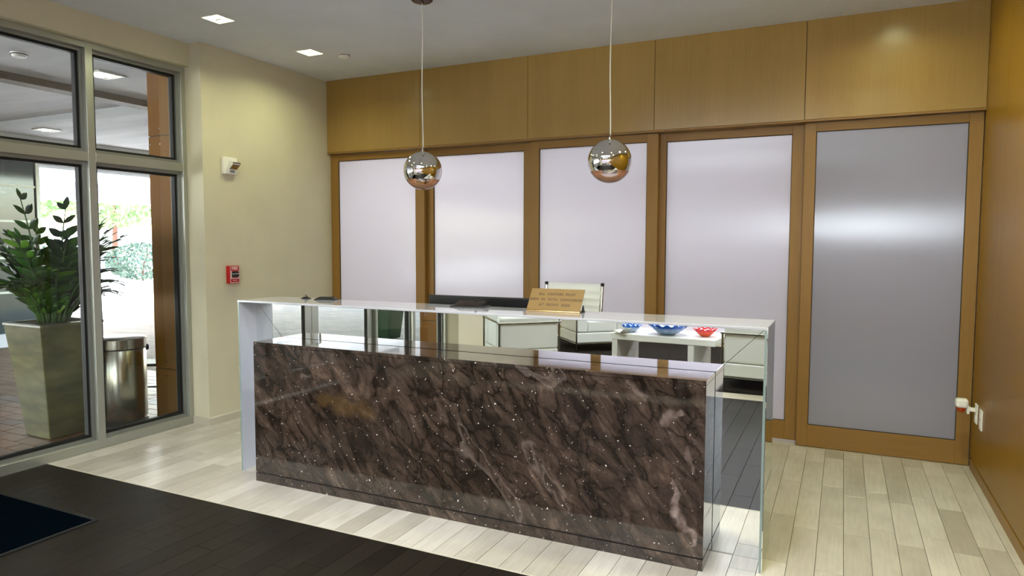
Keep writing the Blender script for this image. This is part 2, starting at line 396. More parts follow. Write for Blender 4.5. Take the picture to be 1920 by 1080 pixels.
# left wall pieces
YC = -1.4074
struct(MB().box(-0.30, 0, YC, 0.15, 0, H).build('wall_left', M['cream']), 'cream wall between the storefront and the wood panelling', 'wall')
struct(MB().box(-0.30, 0, YFRONT, -6.30-0.02, 0, H).build('wall_left', M['cream']), 'cream wall beyond the entrance, seen only in the desk mirror', 'wall')
struct(MB().box(-0.30, -0.119, -6.32, YC, 2.758, H).build('wall_left', M['cream']), 'cream header band above the storefront glazing', 'wall')
bb = MB().prism([(0, 0), (0.012, 0), (0.012, 0.052), (0.004, 0.06), (0, 0.06)], 'y', YC-0.012, 0.03)
struct(bb.build('baseboard_left', M['baseboard']), 'cream painted baseboard along the left wall', 'baseboard')
struct(MB().box(-0.169, 0.0, YC-0.012, YC, 0, 0.058).build('baseboard_return', M['baseboard']), 'short baseboard on the wall return beside the storefront', 'baseboard')
# front wall of framed lavender glass panels (behind the viewer, mirrored in the desk ledge)
wfr = thing('wall_front', 'wall of wood-framed lavender glass panels behind the viewer', 'wall', kind='structure')
MB().box(-0.3, XR+0.2, YFRONT-0.15, YFRONT-0.02, 2.2, H).build('backing', M['grey_wall'], wfr)
for k in range(5):
    MB().add([(SEAM[k]+0.08, YFRONT-0.012, 0.157), (SEAM[k+1]-0.08, YFRONT-0.012, 0.157), (SEAM[k+1]-0.08, YFRONT-0.012, 2.19), (SEAM[k]+0.08, YFRONT-0.012, 2.19)], [(0, 1, 2, 3)]).build('glass_panel', M['lavender'], wfr)
    MB().box(SEAM[k], SEAM[k]+0.08, YFRONT-0.02, YFRONT, 0, 2.25).build('stile', M['door_wood'], wfr); MB().box(SEAM[k+1]-0.08, SEAM[k+1], YFRONT-0.02, YFRONT, 0, 2.25).build('stile', M['door_wood'], wfr)
    MB().box(SEAM[k]+0.08, SEAM[k+1]-0.08, YFRONT-0.02, YFRONT, 0, 0.157).build('rail', M['door_wood_x'], wfr); MB().box(SEAM[k]+0.08, SEAM[k+1]-0.08, YFRONT-0.02, YFRONT, 2.19, 2.25).build('rail', M['door_wood_x'], wfr)
    MB().box(SEAM[k]+0.002, SEAM[k+1]-0.002, YFRONT-0.02, YFRONT, 2.255, H).build('veneer_panel', M['veneer'], wfr)
struct(MB().box(-0.3, XR+0.2, YFRONT-1.9, YFRONT-1.75, 0, 2.75).build('wall_meeting_rear', M['white_paint']), 'white rear wall of the meeting room behind the viewer', 'wall')
struct(MB().box(-0.3, 0, YFRONT-1.75, YFRONT-0.15, 0, 2.75).build('wall_meeting_left', M['white_paint']), 'white side wall of the meeting room by the entrance side', 'wall')
struct(MB().box(XR, XR+0.2, YFRONT-1.75, YFRONT-0.15, 0, 2.75).build('wall_meeting_right', M['white_paint']), 'white side wall of the meeting room by the wood wall', 'wall')
struct(MB().box(-0.3, XR+0.2, YFRONT-1.9, YFRONT-0.15, 2.62, 2.75).build('ceiling_meeting', M['white_paint']), 'white ceiling of the meeting room behind the viewer', 'ceiling')
struct(MB().box(-0.3, XR+0.2, YFRONT-1.9, YFRONT, -0.1, 0).build('floor_meeting', M['far_floor']), 'pale floor of the meeting room behind the viewer', 'floor')
t = thing('window_3', 'small bright daylit window added behind the viewer for the streak on the dim door', 'window', (4.72, YFRONT, 1.75), kind='structure')  # unseen source, added so its reflection streaks the dim frosted door
MB().box(-0.40, 0.40, 0.002, 0.006, -0.20, 0.20).build('pane', M['standin'], t)
for b in ((-0.43, -0.40, -0.23, 0.23), (0.40, 0.43, -0.23, 0.23), (-0.40, 0.40, -0.23, -0.20), (-0.40, 0.40, 0.20, 0.23)): MB().box(b[0], b[1], 0.001, 0.03, b[2], b[3]).build('frame', M['alu'], t)
# right wall: veneer panels over a dark reveal and base
wr = thing('wall_right', 'glossy golden wood panelled wall on the right', 'wall', kind='structure')
MB().box(XR+0.02, XR+0.2, YFRONT, 0.15, 0, H).build('backing', M['dark_gap'], wr)
ys = [0.03, -0.62, -1.84, -3.06, -4.28, -5.5, -6.72, -7.94, YFRONT]
for k in range(len(ys)-1):
    MB().box(XR, XR+0.02, ys[k+1]+0.0012, ys[k]-0.0012, 0.068, H).build('veneer_panel', M['veneer_wall'], wr)
struct(MB().box(XR-0.004, XR+0.02, YFRONT, 0.0, 0, 0.058).build('baseboard_right', M['door_wood']), 'low wood base below the dark reveal of the right wall', 'baseboard')
# back wall: five upper veneer panels with a lip
wb = thing('wall_back', 'upper wall of five golden veneer panels above the sliding doors', 'wall', kind='structure')
MB().box(0, XR, 0.02, 0.15, HB+0.004, H).build('backing', M['dark_gap'], wb)
for k in range(5):
    MB().box(SEAM[k]+0.002, SEAM[k+1]-0.002, 0, 0.02, HB+0.012, H).build('veneer_panel', M['veneer'], wb)
MB().box(0, XR, -0.003, 0.15, HB-0.004, HB+0.010).build('lip', M['door_wood_x'], wb)

# sliding doors
def door(idx, x0, x1, y, pl, pr, z0, label):
    t = thing('door_%d' % idx, label, 'sliding door', ((x0+x1)/2, y, 0), kind='structure')
    cx = (x0+x1)/2; th = 0.04; zt = HB-0.008; pz0, pz1 = 0.157, 2.19
    MB().box(x0-cx, pl-cx, 0, th, z0, zt).build('stile', M['door_wood'], t, bevel=0.0015, seg=1)
    MB().box(pr-cx, x1-cx, 0, th, z0, zt).build('stile', M['door_wood'], t, bevel=0.0015, seg=1)
    MB().box(pl-cx, pr-cx, 0, th, z0, pz0).build('rail', M['door_wood_x'], t, bevel=0.0015, seg=1)
    MB().box(pl-cx, pr-cx, 0, th, pz1, zt).build('rail', M['door_wood_x'], t, bevel=0.0015, seg=1)
    a, b = pl-cx+0.0, pr-cx
    me = bpy.data.meshes.new('pane')
    bmx = bmesh.new(); uv = bmx.loops.layers.uv.new('UVMap')
    vs_ = [bmx.verts.new(p) for p in ((a, 0.013, pz0), (b, 0.013, pz0), (b, 0.013, pz1), (a, 0.013, pz1))]
    f = bmx.faces.new(vs_)
    for l_, c_ in zip(f.loops, ((0, 0), (1, 0), (1, 1), (0, 1))): l_[uv].uv = c_
    bmx.to_mesh(me); bmx.free(); me.materials.append(M['frost'])
    link('pane', me, t)
    g = MB()
    for bx in ((a, a+0.004, pz0, pz1), (b-0.004, b, pz0, pz1), (a, b, pz0, pz0+0.004), (a, b, pz1-0.004, pz1)): g.box(bx[0], bx[1], 0.006, 0.012, bx[2], bx[3])
    g.build('glazing_bead', M['dark_gap'], t)
    return t
door(1, 0.004, 1.052, 0.04, 0.096, 0.958, 0.004, 'sliding frosted door next to the cream wall')
door(2, 1.030, 2.095, 0.09, 1.116, 1.998, 0.022, 'recessed sliding frosted door behind the left pendant lamp')
door(3, 2.080, 3.134, 0.04, 2.158, 3.048, 0.004, 'sliding frosted door behind the right pendant lamp')
door(4, 3.080, 4.165, 0.09, 3.185, 4.066, 0.022, 'recessed sliding frosted door behind the right end of the desk')
door(5, 4.148, XR-0.003, 0.04, 4.220, 5.100, 0.004, 'dim grey sliding frosted door in the right corner')
# office behind the doors (its lamps light the frosted panes)
ob = MB(); ob.box(-0.3, XR+0.2, 2.6, 2.75, 0, 2.75)
struct(ob.build('wall_office_back', M['white_paint']), 'white rear wall of the office behind the frosted doors', 'wall')
struct(MB().box(-0.3, 0.0, 0.15, 2.6, 0, 2.75).build('wall_office_left', M['white_paint']), 'white side wall of the office behind the frosted doors', 'wall')
struct(MB().box(XR, XR+0.2, 0.15, 2.6, 0, 2.75).build('wall_office_right', M['white_paint']), 'white side wall of the closet behind the dim frosted door', 'wall')
struct(MB().box(4.135, 4.175, 0.14, 2.6, 0, 2.62).build('light_block_partition', M['white_paint']), 'unseen partition added to keep office light off the dim door', 'wall')  # added to block the office lamps so the right-hand door stays dark
struct(MB().box(-0.3, XR+0.2, 0.15, 2.75, 2.62, 2.75).build('ceiling_office', M['white_paint']), 'white ceiling of the office behind the frosted doors', 'ceiling')
struct(MB().box(-0.3, XR+0.2, 0.02, 2.75, -0.1, 0).build('floor_office', M['far_floor']), 'pale floor of the office behind the frosted doors', 'floor')

# ------------------------------------------------------------------ lights the room has
def area(name, parent, sx, sy, power, color, loc, spread=R(160), aim=(0, 0, -1)):
    L = bpy.data.lights.new(name, 'AREA'); L.shape = 'RECTANGLE'; L.size = sx; L.size_y = sy; L.energy = power; L.color = color; L.spread = spread
    o = link(name, L, parent, loc); o.rotation_euler = Vector(aim).to_track_quat('-Z', 'Y').to_euler(); return o
CFL = (0.97, 1.0, 0.58); NEU = (0.90, 0.95, 1.0)
M['cfl'] = emit('downlight lens glow', CFL, 6.0)
M['panel_glow'] = emit('ceiling panel glow', NEU, 4.5)
M['office_glow'] = emit('office lamp glow', (0.96, 0.95, 1.0), 6.0)
M['trim_white'] = plain('white downlight trim', (225, 222, 210), 0.4)
M['reflector'] = plain('bright reflector', (235, 235, 225), 0.2, 0.6)
def downlight(x, y, z, label, power, s=0.145, group=None, color=CFL, spread=150):
    t = thing('recessed_downlight', label, 'ceiling light', (x, y, z), 0, group)
    h = s/2; fr = MB()
    for bx in ((-h-.008, h+.008, -h-.008, -h), (-h-.008, h+.008, h, h+.008), (-h-.008, -h, -h, h), (h, h+.008, -h, h)): fr.box(*bx, -0.004, 0.0)
    fr.build('trim', M['trim_white'], t)
    MB().box(-h, h, -h, h, -0.002, -0.0005).build('lens', M['cfl'], t)
    MB().box(-h*.35, h*.35, -h*.12, h*.12, -0.006, -0.002).build('tube_lamp', M['reflector'], t)
    area('lamp', t, s, s, power, color, (0, 0, -0.010), R(spread)); return t
downlight(0.56, -1.727, H, 'square recessed ceiling downlight nearest the storefront header', 4.5)
downlight(0.55, -0.828, H, 'smaller-looking square downlight near the smoke detector', 4.3)
for (x, y, pw, lab) in ((4.69, -0.50, 2.8, 'square recessed downlight above the top right veneer panel'), (4.63, -1.727, 19, 'square recessed downlight over the floor in front of the dim frosted door'),
                        (0.56, -3.3, 2.8, 'square recessed downlight just inside the entrance doors'), (0.56, -4.8, 2.8, 'square recessed downlight over the far entrance door leaf'),
                        (4.63, -3.3, 2.8, 'square recessed downlight beside the wood wall over the walkway'), (4.63, -6.3, 2.8, 'square recessed downlight beside the wood wall over the seating'), (0.56, -6.3, 2.8, 'square recessed downlight above the leftmost armchair in the mirror')):
    downlight(x, y, H, lab, pw, group='recessed lobby downlights')
for (x, lab) in ((1.3, 'square recessed downlight above the left end of the marble front'), (2.6, 'square recessed downlight above the middle of the marble front'), (3.9, 'square recessed downlight above the right end of the marble front')):
    downlight(x, -2.75, H, lab, 6.4, group='downlights above the desk front', color=(0.95, 0.97, 1.0), spread=95)
def ceiling_panel(x, y, sx, sy, power, label):
    t = thing('ceiling_light_panel', label, 'ceiling light', (x, y, H))
    MB().box(-sx/2, sx/2, -sy/2, sy/2, -0.03, -0.0005).build('housing', M['trim_white'], t, bevel=0.004)
    MB().box(-sx/2+.02, sx/2-.02, -sy/2+.02, sy/2-.02, -0.032, -0.0302).build('diffuser', M['panel_glow'], t)
    area('lamp', t, sx-.05, sy-.05, power, NEU, (0, 0, -0.04), R(175)); return t
ceiling_panel(3.0, -4.4, 2.4, 0.9, 32, 'long luminous ceiling panel over the dark walkway, mirrored in the pendants')
ceiling_panel(2.6, -7.2, 2.4, 1.2, 50, 'luminous ceiling panel over the seating group behind the viewer')
OFFC = ((1.0, 0.97, 0.99), (0.94, 0.92, 1.0), (0.78, 0.76, 1.0))
for i, x in enumerate((0.75, 2.07, 3.4)):
    t = thing('office_light', ('office ceiling lamp behind the frosted door by the cream wall', 'office ceiling lamp behind the left pendant', 'office ceiling lamp behind the right pendant')[i], 'ceiling light', (x, 1.15, 2.62), group='office ceiling lamps')
    MB().box(-0.5, 0.5, -0.15, 0.15, -0.05, -0.0005).build('housing', M['trim_white'], t)
    MB().box(-0.48, 0.48, -0.13, 0.13, -0.053, -0.0502).build('diffuser', M['office_glow'], t)
    area('lamp', t, 0.9, 0.25, (9.4, 4.4, 2.1)[i], OFFC[i], (0, 0, -0.06), R(178))
for i, x in enumerate((0.9, 2.6, 4.3)):
    t = thing('meeting_room_light', ('meeting room ceiling lamp on the entrance side behind the viewer', 'meeting room ceiling lamp in the middle behind the viewer', 'meeting room ceiling lamp by the wood wall behind the viewer')[i], 'ceiling light', (x, YFRONT-0.95, 2.62), group='meeting room ceiling lamps')
    MB().box(-0.5, 0.5, -0.15, 0.15, -0.05, -0.0005).build('housing', M['trim_white'], t)
    MB().box(-0.48, 0.48, -0.13, 0.13, -0.053, -0.0502).build('diffuser', M['office_glow'], t)
    area('lamp', t, 0.9, 0.25, 15, (0.90, 0.87, 1.0), (0, 0, -0.06), R(178))
t = thing('office_light', 'small ceiling lamp in the closet behind the dim door', 'ceiling light', (4.7, 1.6, 2.62))
MB().lathe([(0.001, 0), (0.12, 0), (0.12, -0.05), (0.1, -0.06), (0.001, -0.06)], 20).build('shade', M['office_glow'], t)
area('lamp', t, 0.2, 0.2, 2.2, (0.92, 0.88, 1.0), (0, 0, -0.08), R(175))
# smoke detector
t = thing('smoke_detector', 'small round white smoke detector on the ceiling', 'smoke detector', (0.754, -0.663, H))
MB().lathe([(0.001, -0.032), (0.03, -0.032), (0.042, -0.024), (0.046, -0.006), (0.05, 0)], 28).build('body', M['white_plastic'], t, smooth='auto')
MB().lathe([(0.0465, -0.012), (0.0475, -0.012), (0.0475, -0.008), (0.0465, -0.008)], 28).build('vent_ring', M['dark_gap'], t)

# ------------------------------------------------------------------ storefront (left side)
XF, XG = -0.17, -0.235
def bars(parent, name, boxes, mat):
    for b in boxes: MB().box(*b).build(name, mat, parent, bevel=0.0015, seg=1)
def lite(parent, y0, y1, z0, z1, stop=0.022, g=0.017):
    """one pane with its recessed stop, black gasket and glass; all in world coordinates of the parent at origin"""
    s = MB()
    s.box(XG-.05, XF-.035, y0, y0+stop, z0, z1); s.box(XG-.05, XF-.035, y1-stop, y1, z0, z1)
    s.box(XG-.05, XF-.035, y0+stop, y1-stop, z0, z0+stop); s.box(XG-.05, XF-.035, y0+stop, y1-stop, z1-stop, z1)
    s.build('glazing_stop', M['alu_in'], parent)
    a0, a1, c0, c1 = y0+stop, y1-stop, z0+stop, z1-stop
    k = MB()
    k.box(XG-.026, XG+.014, a0, a0+g, c0, c1); k.box(XG-.026, XG+.014, a1-g, a1, c0, c1)
    k.box(XG-.026, XG+.014, a0+g, a1-g, c0, c0+g); k.box(XG-.026, XG+.014, a0+g, a1-g, c1-g, c1)
    k.build('gasket', M['gasket'], parent)
    MB().add([(XG, a0+g, c0+g), (XG, a1-g, c0+g), (XG, a1-g, c1-g), (XG, a0+g, c1-g)], [(0, 1, 2, 3)]).build('pane', M['glass'], parent)
def sidelights(idx, ya, yb, label):      # ya > yb, two bays
    t = thing('window_%d' % idx, label, 'storefront window', kind='structure')
    ym = (ya+yb)/2
    XB = -0.29
    for (a, b) in ((ya-0.038, ya), (ym-0.0255, ym+0.0255), (yb, yb+0.038)): MB().box(XB, XF, a, b, 0, 2.758).build('mullion', M['alu'], t, bevel=0.0015, seg=1)
    for (a, b) in ((ym+0.0255, ya-0.038), (yb+0.038, ym-0.0255)):
        MB().box(XB, XF, a, b, 0, 0.062).build('sill', M['alu'], t, bevel=0.0015, seg=1)
        MB().box(XB, XF, a, b, 1.965, 2.028).build('transom', M['alu'], t, bevel=0.0015, seg=1)
        MB().box(XB, XF, a, b, 2.715, 2.758).build('head', M['alu'], t, bevel=0.0015, seg=1)
        lite(t, a, b, 0.062, 1.965); lite(t, a, b, 2.028, 2.715)
    return t
sidelights(1, -1.4074, -2.90, 'grey aluminium storefront sidelights with a planter and bin outside')
sidelights(2, -4.82, -6.31, 'aluminium storefront sidelights on the far side of the entrance doors')
for idx, (ya, yb, hy, lab) in ((6, (-2.905, -3.858, -3.80, 'glazed entrance door leaf nearer the desk')), (7, (-3.862, -4.815, -3.92, 'glazed entrance door leaf farther from the desk'))):
    t = thing('door_%d' % idx, lab, 'entrance door', kind='structure')
    for (a, b) in ((ya-0.09, ya), (yb, yb+0.09)): MB().box(-0.255, -0.21, a, b, 0.01, 1.965).build('stile', M['alu'], t, bevel=0.002, seg=1)
    for (a, b) in ((0.01, 0.22), (1.865, 1.965)): MB().box(-0.255, -0.21, yb+0.09, ya-0.09, a, b).build('rail', M['alu'], t, bevel=0.002, seg=1)
    g = MB()
    g.box(-0.245, -0.22, ya-0.102, ya-0.09, 0.22, 1.865); g.box(-0.245, -0.22, yb+0.09, yb+0.102, 0.22, 1.865)
    g.build('gasket', M['gasket'], t)
    MB().add([(-.2325, yb+.102, .22), (-.2325, ya-.102, .22), (-.2325, ya-.102, 1.865), (-.2325, yb+.102, 1.865)], [(0, 1, 2, 3)]).build('pane', M['glass'], t)
    MB().tube([(-.21, hy, .95), (-.16, hy, .97), (-.16, hy, 1.23), (-.21, hy, 1.25)], 0.011).build('pull_handle', M['steel'], t, smooth='auto')
t = thing('window_4', 'glazed transom lights above the entrance doors', 'storefront window', kind='structure')
MB().box(-0.29, XF, -4.82, -2.90, 1.968, 2.028).build('transom', M['alu'], t); MB().box(-0.29, XF, -4.82, -2.90, 2.715, 2.758).build('head', M['alu'], t)
MB().box(-0.29, XF, -3.885, -3.835, 2.028, 2.715).build('mullion', M['alu'], t)
lite(t, -3.835, -2.90, 2.028, 2.715); lite(t, -4.82, -3.885, 2.028, 2.715)
struct(MB().box(-0.29, -0.165, -6.31, YC, -0.05, 0.0).build('trim_2', M['alu']), 'metal threshold under the storefront', 'threshold')

# ------------------------------------------------------------------ outside
M['paver'] = None
m = Mat('reddish brown paver', srgb(120, 84, 58), 0.35); oi = m.n('ObjectInfo')
n_ = m.noise(m.coords(), 30, 4)
c_ = m.mix(1.0, m.ramp(oi.outputs['Random'], [(0, srgb(96, 74, 56)), (0.5, srgb(128, 88, 56)), (1, srgb(150, 104, 66))]), m.ramp(n_, [(0.3, (0.8, 0.8, 0.8, 1)), (0.7, (1.1, 1.1, 1.1, 1))]), 'MULTIPLY')
m.color(c_); M['paver'] = m.m
M['driveway'] = paint('sunlight-paled concrete', (226, 226, 224), 0.85)  # brightness of the sunlit ground beyond the porch is put into this colour
m = Mat('distant brick paving', srgb(130, 112, 96), 0.65, spec=0.25)
br = m.n('TexBrick'); br.inputs['Scale'].default_value = 1.0; br.inputs['Brick Width'].default_value = 0.24; br.inputs['Row Height'].default_value = 0.12; br.inputs['Mortar Size'].default_value = 0.006
br.inputs['Color1'].default_value = srgb(120, 100, 82); br.inputs['Color2'].default_value = srgb(142, 122, 102); br.inputs['Mortar'].default_value = srgb(100, 90, 80)
m.l(m.coords(), br.inputs['Vector']); m.color(br.outputs['Color']); M['paving_far'] = m.m
pv = thing('pavement', 'reddish brown paver forecourt outside the storefront', 'pavement', kind='structure')
MB().box(-8.0, -0.30, -40, 50, -0.2, -0.012).build('paving_field', M['paving_far'], pv)
struct(MB().box(-60, -8.0, -40, 50, -0.2, -0.012).build('driveway', M['driveway']), 'sunlight-paled concrete driveway in the sun beyond the forecourt', 'driveway')
pm = MB().box(-0.1185, 0.1185, -0.0585, 0.0585, -0.012, 0).mesh('paver', M['paver'], bevel=0.003, seg=1)
for i in range(9):
    for j in range(28):
        x = -0.42 - i*0.24 - (0.12 if j % 2 else 0); y = -3.35 + j*0.12
        link('paver', pm, pv, (x, y, random.uniform(-0.0015, 0)))
M['porch'] = None
m = Mat('grey plaster porch ceiling', srgb(205, 205, 210), 0.75); n1 = m.noise(m.coords((0.5, 2.5, 1)), 1.2, 5)
m.color(m.ramp(n1, [(0.3, srgb(186, 187, 192)), (0.7, srgb(222, 222, 227))])); M['porch'] = m.m
struct(MB().box(-11.4, -0.30, -16, 22, 2.76, 3.05).build('ceiling_porch', M['porch']), 'grey plaster ceiling of the covered forecourt', 'ceiling')
M['trim_brown'] = plain('brown-grey ceiling batten', (120, 108, 98), 0.7)
M['beam_grey'] = plain('grey beam paint', (150, 152, 162), 0.8)
M['trim_grey'] = plain('pale grey ceiling batten', (196, 200, 202), 0.7)
struct(MB().box(-1.72, -1.56, -12, 20, 2.70, 2.76).build('trim_3', M['trim_brown']), 'brown-grey batten running along the porch ceiling', 'ceiling trim')
struct(MB().box(-11.3, -1.72, -0.62, -0.50, 2.70, 2.76).build('trim_4', M['trim_grey']), 'pale grey batten crossing the porch ceiling', 'ceiling trim')
struct(MB().box(-1.56, -0.30, -0.62, -0.50, 2.70, 2.76).build('trim_5', M['trim_grey']), 'short pale batten near the storefront on the porch ceiling', 'ceiling trim')
for k, x in enumerate((-5.0, -8.2)): struct(MB().box(x-.1, x+.1, -12, 20, 2.70, 2.76).build('trim_%d' % (6+k), M['trim_grey']), 'pale batten far out on the porch ceiling' if k else 'pale batten half way out on the porch ceiling', 'ceiling trim')
struct(MB().box(-11.6, -11.2, -16, 22, 2.36, 3.05).build('trim_8', M['beam_grey']), 'white edge beam of the porch', 'beam')
# roof slab over the lobby so that the sky only enters through the glazing
struct(MB().box(-0.6, XR+0.4, YFRONT-2.2, 3.1, 3.08, 3.3).build('roof', M['white_paint']), 'flat roof slab above the lobby', 'roof')
struct(MB().box(XR+0.2, XR+0.4, YFRONT-1.9, 2.75, 0, 3.08).build('wall_outer_right', M['white_paint']), 'outer wall behind the wood panelling', 'wall')
# wood-clad column outside the storefront end
def column(y0, y1, lab):
    t = thing('clad_column', lab, 'column', (-0.425, (y0+y1)/2, 0))
    dy = abs(y1-y0)/2
    MB().box(-0.130, 0.130, -dy+.008, dy-.008, 0, 2.755).build('core', M['gasket'], t)
    for (a, b) in ((0.004, 0.412), (0.418, 2.250), (2.258, 2.752)):
        MB().box(-0.135, 0.135, -dy, -dy+.008, a, b).build('cladding_panel', M['clad'], t, bevel=0.001, seg=1)
        MB().box(-0.135, 0.135, dy-.008, dy, a, b).build('cladding_panel', M['clad'], t, bevel=0.001, seg=1)
    for z in (0.36, 0.47, 2.19, 2.31):
        for x in (-0.11, 0.0):
            MB().lathe([(0.001, -0.004), (0.006, -0.004), (0.006, 0)], 8).build('screw', M['steel'], t, loc=(x, -dy, z), rot=(R(-90), 0, 0))
    return t
M['clad'] = veneer('orange brown exterior laminate', (128, 84, 24), 0.55, coat=0.0, spec=0.2)
column(-1.44, -1.02, 'tall orange-brown panel-clad column just outside the storefront')
column(-6.70, -6.28, 'orange-brown clad column at the far end of the storefront, seen in the mirror')
# porch downlights
M['porch_glow'] = emit('porch light glow', (1.0, 0.98, 0.92), 9.0)
for (x, y, lab) in ((-0.42, -2.08, 'lit square downlight on the porch ceiling beside the mullion'), (-0.95, -1.53, 'lit square downlight on the porch ceiling right of the mullion'), (-4.17, -0.08, 'twin-lamp square downlight far out on the porch ceiling')):
    t = thing('porch_downlight', lab, 'ceiling light', (x, y, 2.76))
    f = MB()
    for b in ((-.11, .11, -.11, -.085), (-.11, .11, .085, .11), (-.11, -.085, -.085, .085), (.085, .11, -.085, .085)): f.box(*b, -0.012, 0)
    f.build('trim', M['trim_white'], t)
    MB().box(-.085, .085, -.085, .085, -0.006, -0.0008).build('recess', M['reflector'], t)
    for s in (-1, 1): MB().lathe([(0.001, -0.012), (0.03, -0.012), (0.034, -0.006), (0.034, 0)], 16, (s*.042, 0, -0.006)).build('lamp_disc', M['porch_glow'], t)
t = thing('porch_detector', 'small round white detector on the porch ceiling', 'detector', (-0.90, -2.18, 2.76))
MB().lathe([(0.001, -0.03), (0.04, -0.03), (0.052, -0.01), (0.055, 0)], 20).build('body', M['white_plastic'], t, smooth='auto')
MB().lathe([(0.0505, -0.014), (0.053, -0.014), (0.053, -0.008), (0.0505, -0.008)], 20).build('vent_ring', M['dark_gap'], t)
# glazed screen opposite
M['dark_glass'] = plain('dark reflective glazing', (58, 70, 72), 0.08, 0, 0.8)
t = thing('glazed_screen', 'dark glass screen wall across the forecourt behind the planter', 'glass wall', (-5.8, 0.74, 0))
for j in range(4):
    for (a, b) in ((0.18, 0.72), (0.75, 1.19), (1.22, 1.69), (1.72, 2.17), (2.20, 2.70)):
        MB().box(-0.02, 0, -1.18-j*1.2, -0.05-j*1.2, a, b).build('pane', M['dark_glass'], t)
for j in range(5): MB().box(-0.06, 0.03, -0.05-j*1.2, -j*1.2, 0, 2.75).build('mullion', M['alu'], t)
for z in (0.72, 1.19, 1.69, 2.17): MB().box(-0.04, 0.015, -4.8, 0, z, z+0.03).build('transom', M['alu'], t)
MB().box(-0.06, 0.05, -4.8, 0, 0, 0.18).build('base', M['white_paint'], t)

# planters with fern-like glossy plants
M['planter'] = Mat('olive grey glazed planter', srgb(140, 138, 112), 0.25); _m = M['planter']
_m.color(_m.ramp(_m.noise(_m.coords((1, 1, 3)), 4, 5), [(0.3, srgb(82, 80, 54)), (0.7, srgb(122, 116, 80))])); M['planter'] = _m.m
M['planter_green'] = plain('dark green glazed planter', (46, 74, 52), 0.2)
m = Mat('glossy green leaf', srgb(50, 92, 30), 0.25); oi = m.n('ObjectInfo')
m.color(m.ramp(oi.outputs['Random'], [(0, srgb(28, 60, 24)), (0.5, srgb(48, 92, 30)), (0.85, srgb(84, 134, 40)), (1, srgb(128, 170, 62))])); M['leaf'] = m.m
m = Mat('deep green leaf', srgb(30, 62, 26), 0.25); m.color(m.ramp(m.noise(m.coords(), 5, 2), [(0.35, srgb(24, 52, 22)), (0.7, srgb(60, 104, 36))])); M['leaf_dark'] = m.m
M['stem'] = plain('green stem', (60, 96, 40), 0.4)
def leaf_mesh():
    b = MB(); L, W = 1.0, 0.38
    pr = [(0, 0), (0.18, .62), (0.42, 1.0), (0.68, .82), (0.88, .4), (1.0, 0)]
    vs_ = []; fs_ = []
    for (t_, w_) in pr: vs_ += [(L*t_, 0, -0.10*t_*t_), (L*t_, W/2*w_+.001, 0.05-0.10*t_*t_), (L*t_, -W/2*w_-.001, 0.05-0.10*t_*t_)]
    for i in range(len(pr)-1):
        a = 3*i; fs_ += [(a, a+3, a+4, a+1), (a, a+2, a+5, a+3)]
    return b.add(vs_, fs_).mesh('leaf', M['leaf'], smooth=True)
LEAF = leaf_mesh()
